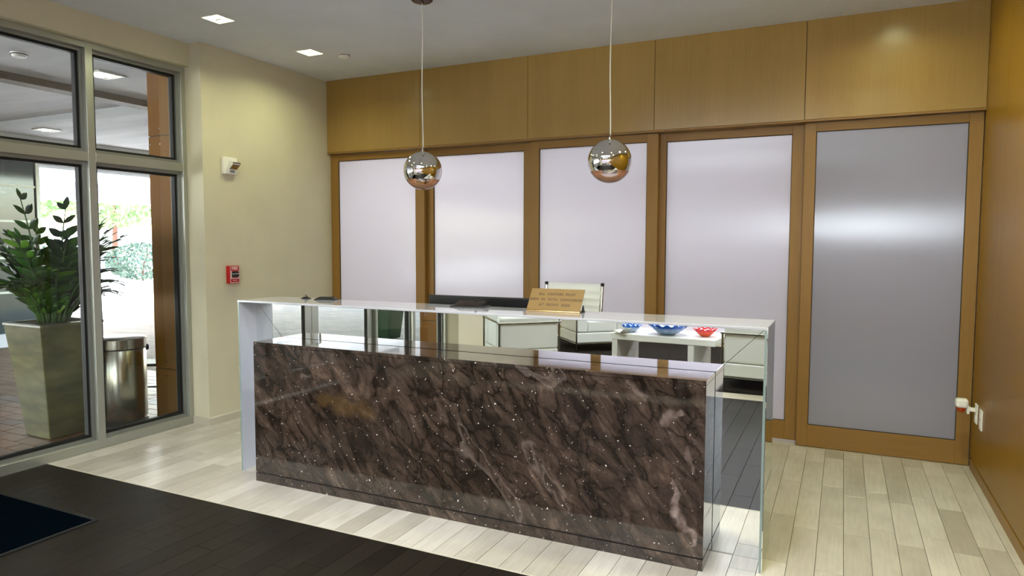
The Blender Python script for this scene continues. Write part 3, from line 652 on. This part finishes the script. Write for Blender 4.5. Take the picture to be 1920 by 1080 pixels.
def potted_plant(loc, lab, fronds, per, pot_mat, height, seed, group=None, rz=0, extra=0):
    rnd = random.Random(seed)
    t = thing('potted_plant', lab, 'potted plant', loc, rz, group)
    b = 0.145; tp = 0.225; hp = 0.83
    pt = MB(); pt.frustum((-b, b, -b, b), 0, (-tp, tp, -tp, tp), hp)
    me = pt.mesh('planter', pot_mat, bevel=0.008, seg=2); link('planter', me, t)
    rim = MB()
    q = tp+.004
    for bx in ((-q, q, -q, -q+.03), (-q, q, q-.03, q), (-q, -q+.03, -q+.03, q-.03), (q-.03, q, -q+.03, q-.03)): rim.box(*bx, hp-.01, hp+.012)
    rim.build('rim', pot_mat, t, bevel=0.004)
    MB().box(-tp+.028, tp-.028, -tp+.028, tp-.028, hp+.001, hp+.006).build('soil', M['soil'], t)
    ex = MB(); exs = MB()
    for k in range(fronds+extra):
        az = 2*math.pi*k/fronds + rnd.uniform(-.3, .3); lean = rnd.uniform(0.35, 1.25) if k % 3 else rnd.uniform(0.1, 0.5)
        Ln = rnd.uniform(0.55, 0.95)*height*(1.1-0.25*lean)
        pts = []; p = Vector((0.09*math.cos(az), 0.09*math.sin(az), hp)); ang = R(88) - 0.25*lean
        n = 12
        for i in range(n+1):
            pts.append(p.copy()); st = Ln/n
            p = p + Vector((math.cos(az)*math.cos(ang), math.sin(az)*math.cos(ang), math.sin(ang)))*st
            ang -= 0.115*lean*(0.6+i/n)
        tube_ = lambda mb: mb.tube(pts, [0.010*(1-0.8*i/n) + .0015 for i in range(n+1)], 6)
        if k >= fronds: tube_(exs)
        else: fr = link('frond', MB().tube(pts, [0.010*(1-0.8*i/n) + .0015 for i in range(n+1)], 6).mesh('frond', M['stem'], smooth=True), t)
        for q_ in range(per):
            u = 0.14 + 0.86*(q_//2)/(per//2-1) if per > 2 else 1
            i = min(n-1, int(u*n)); f_ = u*n-i; P_ = pts[i].lerp(pts[min(n, i+1)], min(1, f_))
            T = (pts[min(n, i+1)]-pts[i]).normalized(); side = Vector((-math.sin(az), math.cos(az), 0)); side = (side - T*side.dot(T)).normalized()
            s = 1 if q_ % 2 else -1
            X = (T*0.75 + side*s*0.85 + Vector((0, 0, rnd.uniform(-.15, .1)))).normalized()
            if q_ >= per-1: X = T
            Z = side.cross(T)*1.0; Z = (Z - X*Z.dot(X)).normalized()
            if Z.z < 0: Z = -Z
            Y = Z.cross(X)
            sz = rnd.uniform(0.10, 0.135)*(0.75+0.5*math.sin(math.pi*min(1, u)))
            MX = Matrix(((X.x*sz, Y.x*sz*1.15, Z.x*sz, P_.x), (X.y*sz, Y.y*sz*1.15, Z.y*sz, P_.y), (X.z*sz, Y.z*sz*1.15, Z.z*sz, P_.z), (0, 0, 0, 1)))
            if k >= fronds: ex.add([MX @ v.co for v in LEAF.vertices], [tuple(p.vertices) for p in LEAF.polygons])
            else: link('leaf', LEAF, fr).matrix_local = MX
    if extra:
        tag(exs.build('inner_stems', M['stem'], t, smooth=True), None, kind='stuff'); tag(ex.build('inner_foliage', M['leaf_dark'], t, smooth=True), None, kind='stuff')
    return t
potted_plant((-0.845, -2.05, 0), 'leafy plant in a tall tapered olive-grey planter outside the glass', 18, 16, M['planter'], 0.92, 3, extra=28)
potted_plant((-1.72, -7.15, 0), 'plant in a dark green tapered planter seen only in the desk mirror', 6, 8, M['planter_green'], 0.8, 5)

# stainless bin
t = thing('litter_bin', 'round brushed stainless steel bin outside beside the clad column', 'bin', (-0.725, -1.625, 0))
MB().lathe([(0.001, 0), (0.185, 0), (0.188, 0.008), (0.188, 0.03), (0.182, 0.034)], 40).build('base_ring', M['black'], t, smooth='auto')
MB().lathe([(0.182, 0.034), (0.185, 0.04), (0.185, 0.585), (0.183, 0.588)], 40).build('body', M['steel'], t, smooth='auto')
MB().lathe([(0.181, 0.588), (0.181, 0.596)], 40).build('shadow_gap', M['black'], t)
MB().lathe([(0.183, 0.594), (0.188, 0.598), (0.188, 0.668), (0.18, 0.676), (0.10, 0.686), (0.001, 0.69)], 40).build('lid', M['steel'], t, smooth='auto')
MB().lathe([(0.001, 0.022), (0.02, 0.02), (0.026, 0.01), (0.026, 0)], 16).build('hinge_knob', M['black'], t, smooth='auto', loc=(0.10, 0.152, 0.585), rot=(R(-90), 0, R(-33)))
# folding stool outside
t = thing('folding_stool', 'low black folding stool partly hidden behind the bin and column outside', 'stool', (-1.42, -0.86, 0), R(35))
MB().box(-.17, .17, -.15, .15, .285, .31).build('seat', M['black'], t, bevel=.008)
for s in (-1, 1):
    MB().tube([(s*.15, .15, .285), (s*.15, -.17, 0)], .011, 8).build('leg', M['black'], t, smooth='auto')
    MB().tube([(s*.13, -.15, .285), (s*.13, .17, 0)], .011, 8).build('leg', M['black'], t, smooth='auto')
MB().tube([(-.13, .14, .04), (.13, .14, .04)], .008, 8).build('stretcher', M['black'], t, smooth='auto')
# bushes and trees far beyond the porch
def foliage(rnd, c, rx, ry, rz, n, s):
    b = MB()
    for _ in range(n):
        while True:
            p = Vector((rnd.uniform(-1, 1), rnd.uniform(-1, 1), rnd.uniform(-1, 1)))
            if p.length <= 1: break
        p = p.normalized()*(p.length**0.45)
        q = Vector((c[0]+p.x*rx, c[1]+p.y*ry, c[2]+p.z*rz))
        a = Vector((rnd.uniform(-1, 1), rnd.uniform(-1, 1), rnd.uniform(-1, 1))).normalized(); e = a.orthogonal().normalized(); k = s*rnd.uniform(.6, 1.4)
        b.add([q-a*k, q+e*k*.5, q+a*k, q-e*k*.5], [(0, 1, 2, 3)])
    return b
def leafmat(name, r1, r2):
    m = Mat(name, srgb(*r1), 0.6); m.color(m.ramp(m.noise(m.coords(), 3.0, 2), [(0.35, srgb(*r1)), (0.65, srgb(*r2))])); return m.m
M['bush'] = leafmat('bush leaves', (46, 66, 46), (86, 106, 84)); M['tree'] = leafmat('tree leaves', (96, 124, 66), (150, 168, 110))
M['bark'] = plain('bark', (110, 70, 55), 0.9)
rnd = random.Random(11)
for (x, y, rx, hh, lab) in ((-19.0, 11.9, 1.25, 1.45, 'round green bush in the bright sun left of the clad column'), (-17.4, 14.7, 1.2, 1.4, 'green bush partly hidden by the clad column'), (-19.8, 8.8, 1.3, 1.3, 'green bush behind the potted plant')):
    t = thing('bush', lab, 'bush', (x, y, -0.012))
    foliage(rnd, (0, 0, hh*.5), rx, rx, hh*.48, 2600, .06).build('foliage', M['bush'], t)
    MB().tube([(0, 0, 0), (.05, 0, hh*.4), (.2, .1, hh*.7)], .04, 6).build('stem', M['bark'], t)
for (x, y, hh, lab) in ((-25, 11.0, 5.6, 'sunlit tree behind the potted plant'), (-26, 15.6, 5.2, 'sunlit tree right of the mullion'), (-24, 6.4, 5.8, 'sunlit tree near the dark glass screen'), (-27, 20.3, 5.5, 'sunlit tree hidden behind the clad column')):
    t = thing('tree', lab, 'tree', (x, y, -0.012))
    foliage(rnd, (0, 0, hh*.68), 2.1, 2.1, hh*.28, 3000, .12).build('crown', M['tree'], t)
    MB().tube([(0, 0, 0), (.1, 0, hh*.3), (.0, .1, hh*.6)], [.16, .12, .08], 8).build('trunk', M['bark'], t, smooth='auto')
M['pale_wall'] = plain('sunlit white garden wall', (240, 238, 230), 0.8)
struct(MB().box(-33, -32.6, -20, 50, -0.1, 2.2).build('wall_garden', M['pale_wall']), 'white wall in the bright sun beyond the trees', 'wall')

# ------------------------------------------------------------------ reception desk
desk = thing('reception_desk', 'long dark marble reception desk in a white and mirrored frame', 'reception desk', (2.594, -1.95, 0))
def dbox(x0, x1, y0, y1, z0, z1): return MB().box(x0-2.594, x1-2.594, y0+1.95, y1+1.95, z0, z1)
TP = 0.012
dbox(DXL, DXR, YF, YB, ZT-TP, ZT).build('countertop', M['white_gloss'], desk, bevel=0.0015, seg=1)
for (a, b) in ((DXL-0.0, DXL+0.010), (DXR-0.010, DXR)):
    tag(dbox(a, b, YF, YB, 0, ZT-TP).build('end_panel', M['panel_white'], desk, bevel=0.001, seg=1), 'white end panel')
for (a, b) in ((DXL, DXL+0.010), (DXR-0.010, DXR)): dbox(a, b, YF-.0012, YF-.0001, 0, ZT-TP).build('edge_strip', M['edge_glass'], desk)
dbox(DXR, DXR+0.003, YF+.001, YB, 0.002, ZT-0.001).build('end_mirror', M['mirror'], desk)
dbox(DXL-0.003, DXL, YF+.001, YB, 0.002, ZT-0.001).build('end_mirror', M['mirror'], desk)
# mirrors, one plane, mitred at the corners
MXL, MXR, ZL, MF = 1.2787, 3.9005, 0.8387, -2.168
a0, a1, zt = DXL+.0105, DXR-.0105, ZT-TP-.0005
g = 0.0015
def mir(poly, lab):
    tag(MB().prism([(p[0]-2.594, p[1]) for p in poly], 'y', YM+1.95, YM+1.95+.006).build('mirror_panel', M['mirror'], desk), lab)
mir([(a0+g, zt), (MXL, ZL+g), (MXR, ZL+g), (a1-g, zt)], 'mirror strip above the marble')
mir([(a0, 0.001), (MXL-g, 0.001), (MXL-g, ZL), (a0, zt-g)], 'narrow left mirror')
mir([(MXR+g, 0.001), (a1, 0.001), (a1, zt-g), (MXR+g, ZL)], 'narrow right mirror')
dbox(DXL+.010, DXR-.010, YM+.0065, YM+.02, 0.001, zt).build('mirror_backing', M['black'], desk)
# marble body: slabs
S = 0.02
dbox(MXL, 2.5848, MF, MF+S, 0.058, ZL-S-.001).build('marble_slab', M['marble'], desk)
dbox(2.5874, MXR, MF, MF+S, 0.058, ZL-S-.001).build('marble_slab', M['marble'], desk)
dbox(MXL, MXR, MF, YM-.0005, ZL-S, ZL).build('marble_ledge', M['marble'], desk, bevel=0.001, seg=1)
dbox(MXR-S, MXR, MF+S+.0005, YM-.0005, 0.058, ZL-S-.001).build('marble_side', M['marble'], desk)
dbox(MXL, MXL+S, MF+S+.0005, YM-.0005, 0.058, ZL-S-.001).build('marble_side', M['marble'], desk)
dbox(MXL+.004, MXR-.004, MF+.004, YM-.001, 0.046, 0.06).build('shadow_reveal', M['dark_gap'], desk)
dbox(MXL, 1.4875, MF, YM-.0005, 0, 0.050).build('plinth', M['marble'], desk)
dbox(1.4885, MXR, MF, YM-.0005, 0, 0.050).build('plinth', M['marble'], desk)
# staff side
dbox(DXL+.010, DXR-.010, YB-.03, YB-.012, 0.001, ZT-TP-.0005).build('rear_panel', M['panel_white'], desk)
sw = thing('staff_worktop', 'white staff worktop hidden behind the marble desk front', 'worktop', (2.594, -1.45, 0))
MB().box(-1.48, 1.48, -.285, .29, .70, .735).build('top', M['panel_white'], sw, bevel=.003)
for x in (-1.45, -.6, 1.42): MB().box(x, x+.03, -.28, .23, 0, .70).build('support', M['panel_white'], sw)

# text helper
def text_mesh(body, size, mat, ext=0.0006, spacing=1.0, bold=0.0):
    cu = bpy.data.curves.new('lettering', 'FONT'); cu.body = body; cu.size = size; cu.extrude = ext; cu.align_x = 'CENTER'; cu.align_y = 'CENTER'; cu.space_character = spacing; cu.offset = bold
    o = bpy.data.objects.new('lettering', cu); col.objects.link(o)
    dg = bpy.context.evaluated_depsgraph_get(); me = bpy.data.meshes.new_from_object(o.evaluated_get(dg)); bpy.data.objects.remove(o)
    me.materials.clear(); me.materials.append(mat); return me
# gold sign
M['gold'] = Mat('satin gold sign plate', srgb(128, 100, 46), 0.5, 0.2).m
M['gold_bright'] = plain('bright brass edge', (240, 200, 130), 0.15, 0.9)
t = thing('desk_sign', 'gold easel sign on the white counter asking visitors to sign in', 'sign', (3.070, -1.877, ZT), 0)
ang = R(35)
def slab(x0, x1, s0, s1, th, off=0):
    dy, dz = math.sin(ang), math.cos(ang)
    ps = [(s0*dy + off*dz, .006+s0*dz - off*dy), (s1*dy+off*dz, .006+s1*dz-off*dy), (s1*dy+(off+th)*dz, .006+s1*dz-(off+th)*dy), (s0*dy+(off+th)*dz, .006+s0*dz-(off+th)*dy)]
    return MB().prism(ps, 'x', x0, x1)
slab(-.1485, .1485, .004, .134, .003).build('plate', M['gold'], t)
MB().box(-.1485, .1485, -.004, .012, .001, .007).build('lip', M['gold_bright'], t, bevel=.0015)
MB().box(-.1475, .1475, .012, .085, .0005, .003).build('foot', M['brown_ink'], t)
for s in (-1, 1): MB().prism([(.030, .003), (.075, .003), (.062, .036), (.052, .036)], 'x', s*.146-.0015, s*.146+.0015).build('side_bracket', M['black'], t)
for i, (txt, sx) in enumerate((('ALL  VISITORS  MUST', 0.0205), ('SIGN  IN  WITH  CONCIERGE', 0.0205), ('AT  FRONT  DESK', 0.0205))):
    s = .100 - i*.032
    o = link('lettering', text_mesh(txt, sx, M['brown_ink'], .0003, 1.08, 0.0), t)
    o.location = (0.002, s*math.sin(ang)-.0006, .006+s*math.cos(ang)); o.rotation_euler = (R(90)-ang, 0, 0)
    bpy.context.view_layer.update()
# sign-in tablet, card holder, small stand, monitor
t = thing('sign_in_tablet', 'black flat tablet on a low stand on the counter beside the gold sign', 'tablet', (2.545, -1.80, ZT), R(8))
MB().box(-.105, .105, -.055, .055, .0005, .008).build('base', M['black'], t, bevel=.003)
MB().prism([(-.05, .008), (.06, .008), (.06, .028), (.05, .030)], 'x', -.085, .085).build('tablet_body', M['black'], t)
MB().prism([(-.046, .0098), (.048, .0305), (.047, .0315), (-.047, .0108)], 'x', -.078, .078).build('screen', M['black_satin'], t)
MB().lathe([(.001, .010), (.006, .009), (.008, 0)], 12, (0.01, .052, .030)).build('button', M['black'], t)
t = thing('card_tray', 'small black tray near the left end of the counter', 'tray', (1.52, -1.80, ZT), R(12))
MB().frustum((-.075, .075, -.03, .03), .0005, (-.045, .045, -.025, .025), .016).build('body', M['black'], t)
MB().box(-.04, .04, -.02, .02, .016, .019).build('card', M['black_satin'], t)
t = thing('pen_rest', 'tiny black pen rest at the left end of the counter', 'pen rest', (1.355, -1.80, ZT), R(-10))
MB().frustum((-.028, .028, -.02, .02), .0005, (-.012, .004, -.01, .01), .012).build('body', M['black'], t)
MB().prism([(-.006, .012), (.012, .012), (-.008, .026)], 'y', -.004, .004).build('fin', M['black'], t)
t = thing('computer_monitor', 'wide black monitor whose top edge shows behind the counter', 'monitor', (2.50, -1.56, 0.735), R(2))
MB().box(-.37, .37, -.012, .018, .03, .373).build('housing', M['black'], t, bevel=.006)
MB().box(-.358, .358, .018, .0195, .042, .361).build('screen', M['black_satin'], t)
MB().box(-.03, .03, -.03, -.008, .004, .18).build('neck', M['black'], t)
MB().box(-.12, .12, -.09, .09, 0, .008).build('foot', M['black'], t, bevel=.003)
# office chair
t = thing('office_chair', 'white ribbed office chair with polished metal frame behind the desk', 'chair', (2.77, -1.02, 0), R(-4))
rb = MB(); prof = []
for i in range(0, 101):
    z = .50 + .655*i/100; y = .20 - .10*math.sin(math.pi*min(1, (z-.5)/.655))*0.35 + .05*(z-.5)
    prof.append((y + .006*abs(math.sin(math.pi*i/100*14)), z))
poly = [(p[0], p[1]) for p in prof] + [(p[0]-.022+.0, p[1]) for p in prof[::-1]]
for i in range(len(prof)-1):
    (y0, z0), (y1, z1) = prof[i], prof[i+1]; yb0, yb1 = y0-.020-2*(y0 % .006)*0, y1-.020
    rb.add([(-.195, y0, z0), (.195, y0, z0), (.195, y1, z1), (-.195, y1, z1), (-.195, yb0, z0), (.195, yb0, z0), (.195, yb1, z1), (-.195, yb1, z1)], [(0, 1, 2, 3), (4, 7, 6, 5), (0, 3, 7, 4), (1, 5, 6, 2)])
rb.build('backrest', M['leather'], t, smooth='auto')
for s in (-1, 1):
    MB().tube([(s*.205, .19, .44), (s*.205, .18, .62), (s*.205, .185, .9), (s*.205, .213, 1.15)], .010, 8).build('side_rail', M['steel'], t, smooth='auto')
    MB().lathe([(.001, -.012), (.012, -.01), (.013, .01), (.001, .012)], 10, (s*.205, .214, 1.152)).build('rail_cap', M['black'], t)
    MB().tube([(s*.21, .18, .66), (s*.235, .02, .655), (s*.235, -.16, .64), (s*.21, -.16, .46)], .011, 8).build('armrest', M['steel'], t, smooth='auto')
MB().box(-.2, .2, -.24, .20, .43, .47).build('seat', M['leather'], t, bevel=.015, seg=3)
MB().tube([(0, 0, .08), (0, 0, .43)], .025, 12).build('column', M['steel'], t, smooth='auto')
for k in range(5):
    q = 2*math.pi*k/5; arm = MB().tube([(0, 0, .10), (.29*math.cos(q), .29*math.sin(q), .07)], [.022, .014], 8).build('base_arm', M['steel'], t, smooth='auto')
    MB().lathe([(.001, -.012), (.03, -.012), (.03, .012), (.001, .012)], 14).build('caster', M['black'], arm, loc=(.28*math.cos(q), .28*math.sin(q), .03), rot=(R(90), 0, q))

# ------------------------------------------------------------------ pendants
M['mirror_ball'] = mirror('mirrored globe', (0.80, 0.79, 0.78))
M['copper'] = plain('pale copper inner reflector', (250, 222, 200), 0.2, 0.9)
M['bulb'] = emit('warm bulb', (1.0, 0.80, 0.58), 7.0)
M['bronze'] = plain('dark bronze canopy', (70, 48, 38), 0.15, 0.9)
def pendant(x, label):
    t = thing('pendant_lamp', label, 'pendant lamp', (x, -1.469, 1.876))
    r = 0.120; cut = R(119)      # mirrored down to 119 degrees from the pole, clear below
    up_ = [(r*math.sin(a), r*math.cos(a)) for a in [cut*i/28 for i in range(29)]]
    up_[0] = (0.0005, r)
    globe = MB().lathe(up_, 56).build('mirrored_globe', M['mirror_ball'], t, smooth=True)
    ri = r-.002
    MB().lathe([(ri*math.sin(a), ri*math.cos(a)) for a in [R(40)+R(58)*i/18 for i in range(19)]], 48).build('inner_reflector', M['copper'], globe, smooth=True)
    lo = [(r*math.sin(a), r*math.cos(a)) for a in [cut+(R(180)-cut)*i/14 for i in range(15)]]; lo[-1] = (0.0005, -r)
    MB().lathe(lo, 56).build('clear_base', M['bulb_glass'], t, smooth=True)
    MB().lathe([(.0005, -.034), (.014, -.030), (.020, -.014), (.018, .008), (.011, .026), (.010, .05)], 20).build('bulb', M['bulb'], t, smooth=True)
    MB().lathe([(.0005, .146), (.005, .146), (.0055, .128), (.012, .126), (.012, r-.002)], 20).build('cap', M['chrome'], t, smooth='auto')
    top = H-1.876
    pts = [(0.0025*math.sin(z*9.0), 0.0015*math.cos(z*7), z) for z in [.14+(top-.165-.0)*i/24 for i in range(25)]]
    MB().tube(pts, .0032, 8).build('cord', M['cord'], t, smooth=True)
    MB().lathe([(.0005, top-.032), (.010, top-.032), (.012, top-.024), (.055, top-.022), (.066, top-.014), (.068, top)], 36).build('canopy', M['bronze'], t, smooth='auto')
pendant(2.020, 'mirrored globe pendant hanging left, in front of the second frosted door')
pendant(3.236, 'mirrored globe pendant hanging right, in front of the third frosted door')

# ------------------------------------------------------------------ wall devices
t = thing('fire_strobe', 'white square fire alarm strobe high on the cream wall', 'fire alarm', (0, -1.168, 2.028), R(-90))
# local frame: wall normal = -y after rotation => use x across, y away from wall(-)
def wall_local(o, rz): o.rotation_euler = (0, 0, rz)
wall_local(t, R(90))
MB().box(-.064, .064, -.030, 0, -.066, .066).build('plate', M['white_plastic'], t, bevel=.004)
MB().prism([(-.030, -.028), (-.075, .012), (-.075, .026), (-.030, .040)], 'x', -.018, .060).build('strobe_lens', M['lensglass'] if 'lensglass' in M else M['chrome'], t, bevel=.003)
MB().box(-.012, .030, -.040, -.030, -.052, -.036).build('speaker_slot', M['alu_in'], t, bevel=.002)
t = thing('fire_pull_station', 'red fire alarm pull station on the cream wall', 'fire alarm', (0, -1.163, 1.168), R(90))
MB().box(-.052, .052, -.040, 0, -.070, .070).build('body', M['red'], t, bevel=.005)
g_ = MB()
for bx in ((-.046, .046, -.064, -.0615), (-.046, .046, .0615, .064), (-.046, -.0435, -.0615, .0615), (.0435, .046, -.0615, .0615)): g_.box(bx[0], bx[1], -.0408, -.0398, bx[2], bx[3])
g_.build('white_border', M['white_ink'], t)
MB().box(-.034, .034, -.050, -.040, -.020, .026).build('pull_handle', M['black'], t, bevel=.004)
hb = MB()
for bx in ((-.038, -.034, -.028, .030), (.034, .038, -.028, .030), (-.038, .038, -.032, -.028)): hb.box(bx[0], bx[1], -.0435, -.040, bx[2], bx[3])
hb.build('handle_border', M['white_ink'], t)
for (txt, sz, z, y) in (('FIRE', .034, .048, -.0404), ('PULL DOWN', .011, .006, -.0504), ('PUSH IN', .010, -.046, -.0404)):
    o = link('lettering', text_mesh(txt, sz, M['white_ink'], .0004, 1.0, 0.0), t); o.location = (0, y, z); o.rotation_euler = (R(90), 0, 0)
for (y, z, lab) in ((-0.155, 0.386, 'white outlet cover with a night light plugged in'), (-0.317, 0.384, 'white outlet cover nearer the viewer on the wood wall')):
    t = thing('wall_outlet', lab, 'outlet', (XR, y, z), R(-90))
    MB().box(-.037, .037, -.008, 0, -.060, .060).build('cover_plate', M['white_plastic'], t, bevel=.003)
    for s in (-1, 1): MB().box(-.017, .017, -.0098, -.0075, s*.026-.014, s*.026+.014).build('socket', M['white_plastic'], t, bevel=.002)
    MB().lathe([(.001, .001), (.004, .001), (.004, 0)], 10).build('screw', M['steel'], t, loc=(0, -.008, 0), rot=(R(90), 0, 0))
t = thing('night_light', 'white plug-in night light with amber lens on the wood wall', 'night light', (XR-.0098, -0.155, 0.412), R(-90))
MB().box(-.012, .012, -.030, 0, -.014, .010).build('plug', M['white_plastic'], t, bevel=.003)
MB().box(-.022, .022, -.046, -.030, -.030, .020).build('arm', M['white_plastic'], t, bevel=.005)
MB().box(-.034, .034, -.105, -.038, .006, .062).build('body', M['white_plastic'], t, bevel=.016, seg=4)
MB().lathe([(.001, -.030), (.018, -.024), (.026, -.008), (.027, .004)], 20, (0, -.074, .004)).build('lens', M['amber'], t, smooth='auto')

# ------------------------------------------------------------------ door mat
m = Mat('dark navy mat pile', srgb(3, 8, 13), 0.95, spec=0.0); m.bump(m.noise(m.coords(), 300, 2), 0.4, 0.003)
M['mat'] = m.m; M['mat_edge'] = plain('black rubber edge', (12, 13, 14), 0.7)
t = thing('door_mat', 'dark navy entrance mat on the dark plank walkway', 'mat', (0.44, -3.86, 0.0))
MB().box(-.553, .553, -.877, .877, 0.0005, 0.008).build('pile', M['mat'], t)
e_ = MB()
for bx in ((-.573, .573, -.897, -.877), (-.573, .573, .877, .897), (-.573, -.553, -.877, .877), (.553, .573, -.877, .877)): e_.box(*bx, 0.0005, 0.006)
e_.build('edging', M['mat_edge'], t)

# ------------------------------------------------------------------ seating group seen in the mirror
m = Mat('black brown shag rug', srgb(30, 26, 22), 0.95, spec=0.1); m.color(m.ramp(m.noise(m.coords(), 60, 4), [(0.35, srgb(16, 13, 11)), (0.65, srgb(46, 40, 33))])); m.bump(m.noise(m.coords(), 150, 2), 0.6, 0.005)
t = thing('area_rug', 'dark brown rug under the seating group seen in the mirror', 'rug', (2.45, -6.95, 0)); RG = 0.012
MB().box(-2.0, 2.0, -1.45, 1.45, 0.0005, RG).build('pile', m.m, t, bevel=.003)
MB().box(-2.01, 2.01, -1.46, 1.46, 0.0003, 0.006).build('backing', M['black'], t)
def armchair(loc, rz, label):
    t = thing('armchair', label, 'armchair', loc, rz, 'white cube armchairs'); W, D = .75, .70; w, dd = W/2, D/2; k = .018
    MB().box(-w+k, w-k, -dd+k, dd-k, .115, .248).build('base_cushion', M['leather'], t, bevel=.014, seg=3)
    for s in (-1, 1):
        a, b = sorted((s*(w-k), s*(w-k-.15)))
        MB().box(a, b, -dd+k, dd-k, .252, .605).build('arm_cushion', M['leather'], t, bevel=.02, seg=3)
    MB().box(-w+k+.152, w-k-.152, dd-k-.17, dd-k, .252, .64).build('back_cushion', M['leather'], t, bevel=.02, seg=3)
    MB().box(-w+k+.152, w-k-.152, -dd+k, dd-k-.172, .252, .40).build('seat_cushion', M['leather'], t, bevel=.02, seg=3)
    for sx in (-1, 1):
        for sy in (-1, 1): MB().tube([(sx*(w-.009), sy*(dd-.009), 0), (sx*(w-.009), sy*(dd-.009), .545)], .011, 10).build('leg', M['tube'], t, smooth='auto')
        MB().tube([(sx*(w-.009), -dd-.01, .545), (sx*(w-.009), dd+.01, .545)], .0115, 10).build('arm_rail', M['tube'], t, smooth='auto')
        MB().tube([(sx*(w-.009), -dd, .105), (sx*(w-.009), dd, .105)], .008, 8).build('lower_rail', M['tube'], t, smooth='auto')
    MB().tube([(-w-.0, dd-.009, .545), (w, dd-.009, .545)], .0115, 10).build('back_rail', M['tube'], t, smooth='auto')
    for sy in (-1, 1): MB().tube([(-w, sy*(dd-.009), .105), (w, sy*(dd-.009), .105)], .008, 8).build('lower_rail', M['tube'], t, smooth='auto')
    return t
armchair((1.108, -5.813, RG), R(49), 'white leather cube armchair turned away, leftmost in the desk mirror')
armchair((1.383, -7.56, RG), R(139), 'white leather cube armchair facing the low table in the mirror')
armchair((3.745, -5.965, RG), R(-85), 'white leather cube armchair at the right edge of the mirror')
tb = thing('low_table', 'low white lacquered table with glass bowls, seen in the mirror', 'table', (2.72, -6.31, RG), R(6))
MB().box(-.575, .575, -.33, .33, .355, .42).build('tabletop', M['white_table'], tb, bevel=.002, seg=1)
for x in (-.565, .29):
    MB().box(x, x+.062, -.325, .325, 0, .355).build('panel_leg', M['white_table'], tb, bevel=.002, seg=1)
ZTB = RG+.4205
def glass_bowl(x, y, r, h, c1, c2, lab, lobes):
    m = Mat('bowl glass '+lab[:8], srgb(*c1), 0.08, Coat_Weight=0.6)
    sep = m.n('SeparateXYZ'); tc = m.n('TexCoord'); m.l(tc.outputs['Object'], sep.inputs[0])
    m.color(m.ramp(m.math('DIVIDE', sep.outputs[2], h), [(0.0, srgb(*c2)), (0.45, srgb(*c2)), (0.72, srgb(*c1)), (1.0, srgb(*c1))]))
    t = thing('glass_bowl', lab, 'bowl', (x, y, ZTB), 0, 'scalloped glass bowls on the low table')
    def wav(rr, zz, q):
        k = max(0, (rr/r-.55)/.45); return rr*(1+.05*k*math.sin(lobes*q)), zz + h*.10*k*math.sin(lobes*q+.6)
    prof = [(.001, .001), (r*.30, .001), (r*.36, h*.05), (r*.55, h*.22), (r*.78, h*.55), (r, h*.95), (r*.985, h*.97), (r*.75, h*.60), (r*.5, h*.28), (r*.3, h*.13), (.001, h*.12)]
    MB().lathe(prof, 84, fn=wav).build('bowl', m.m, t, smooth=True)
    MB().lathe([(.001, 0), (r*.31, 0), (r*.30, .004), (.001, .004)], 30).build('foot', m.m, t)
glass_bowl(2.29, -6.24, .115, .085, (30, 96, 190), (176, 196, 224), 'small blue scalloped glass bowl on the low table', 12)
glass_bowl(2.712, -6.20, .222, .118, (20, 92, 200), (160, 190, 228), 'large blue scalloped glass bowl in the middle of the low table', 14)
glass_bowl(3.102, -6.22, .126, .085, (214, 30, 44), (238, 84, 30), 'red and orange scalloped glass bowl on the low table', 12)
M['paper'] = plain('white folded paper', (232, 232, 222), 0.7)
t = thing('folded_leaflet', 'open white leaflet lying at the left end of the low table', 'leaflet', (2.24, -6.08, ZTB), R(20))
for i, (lift, wdt) in enumerate(((0.0, .085), (0.02, .08), (0.05, .07))):
    z = .001+.004*i
    MB().prism([(-wdt, z+lift*.5), (0, z), (wdt, z+lift), (wdt, z+.0015+lift), (0, z+.0015), (-wdt, z+.0015+lift*.5)], 'y', -.07, .07).build('page', M['paper'], t)
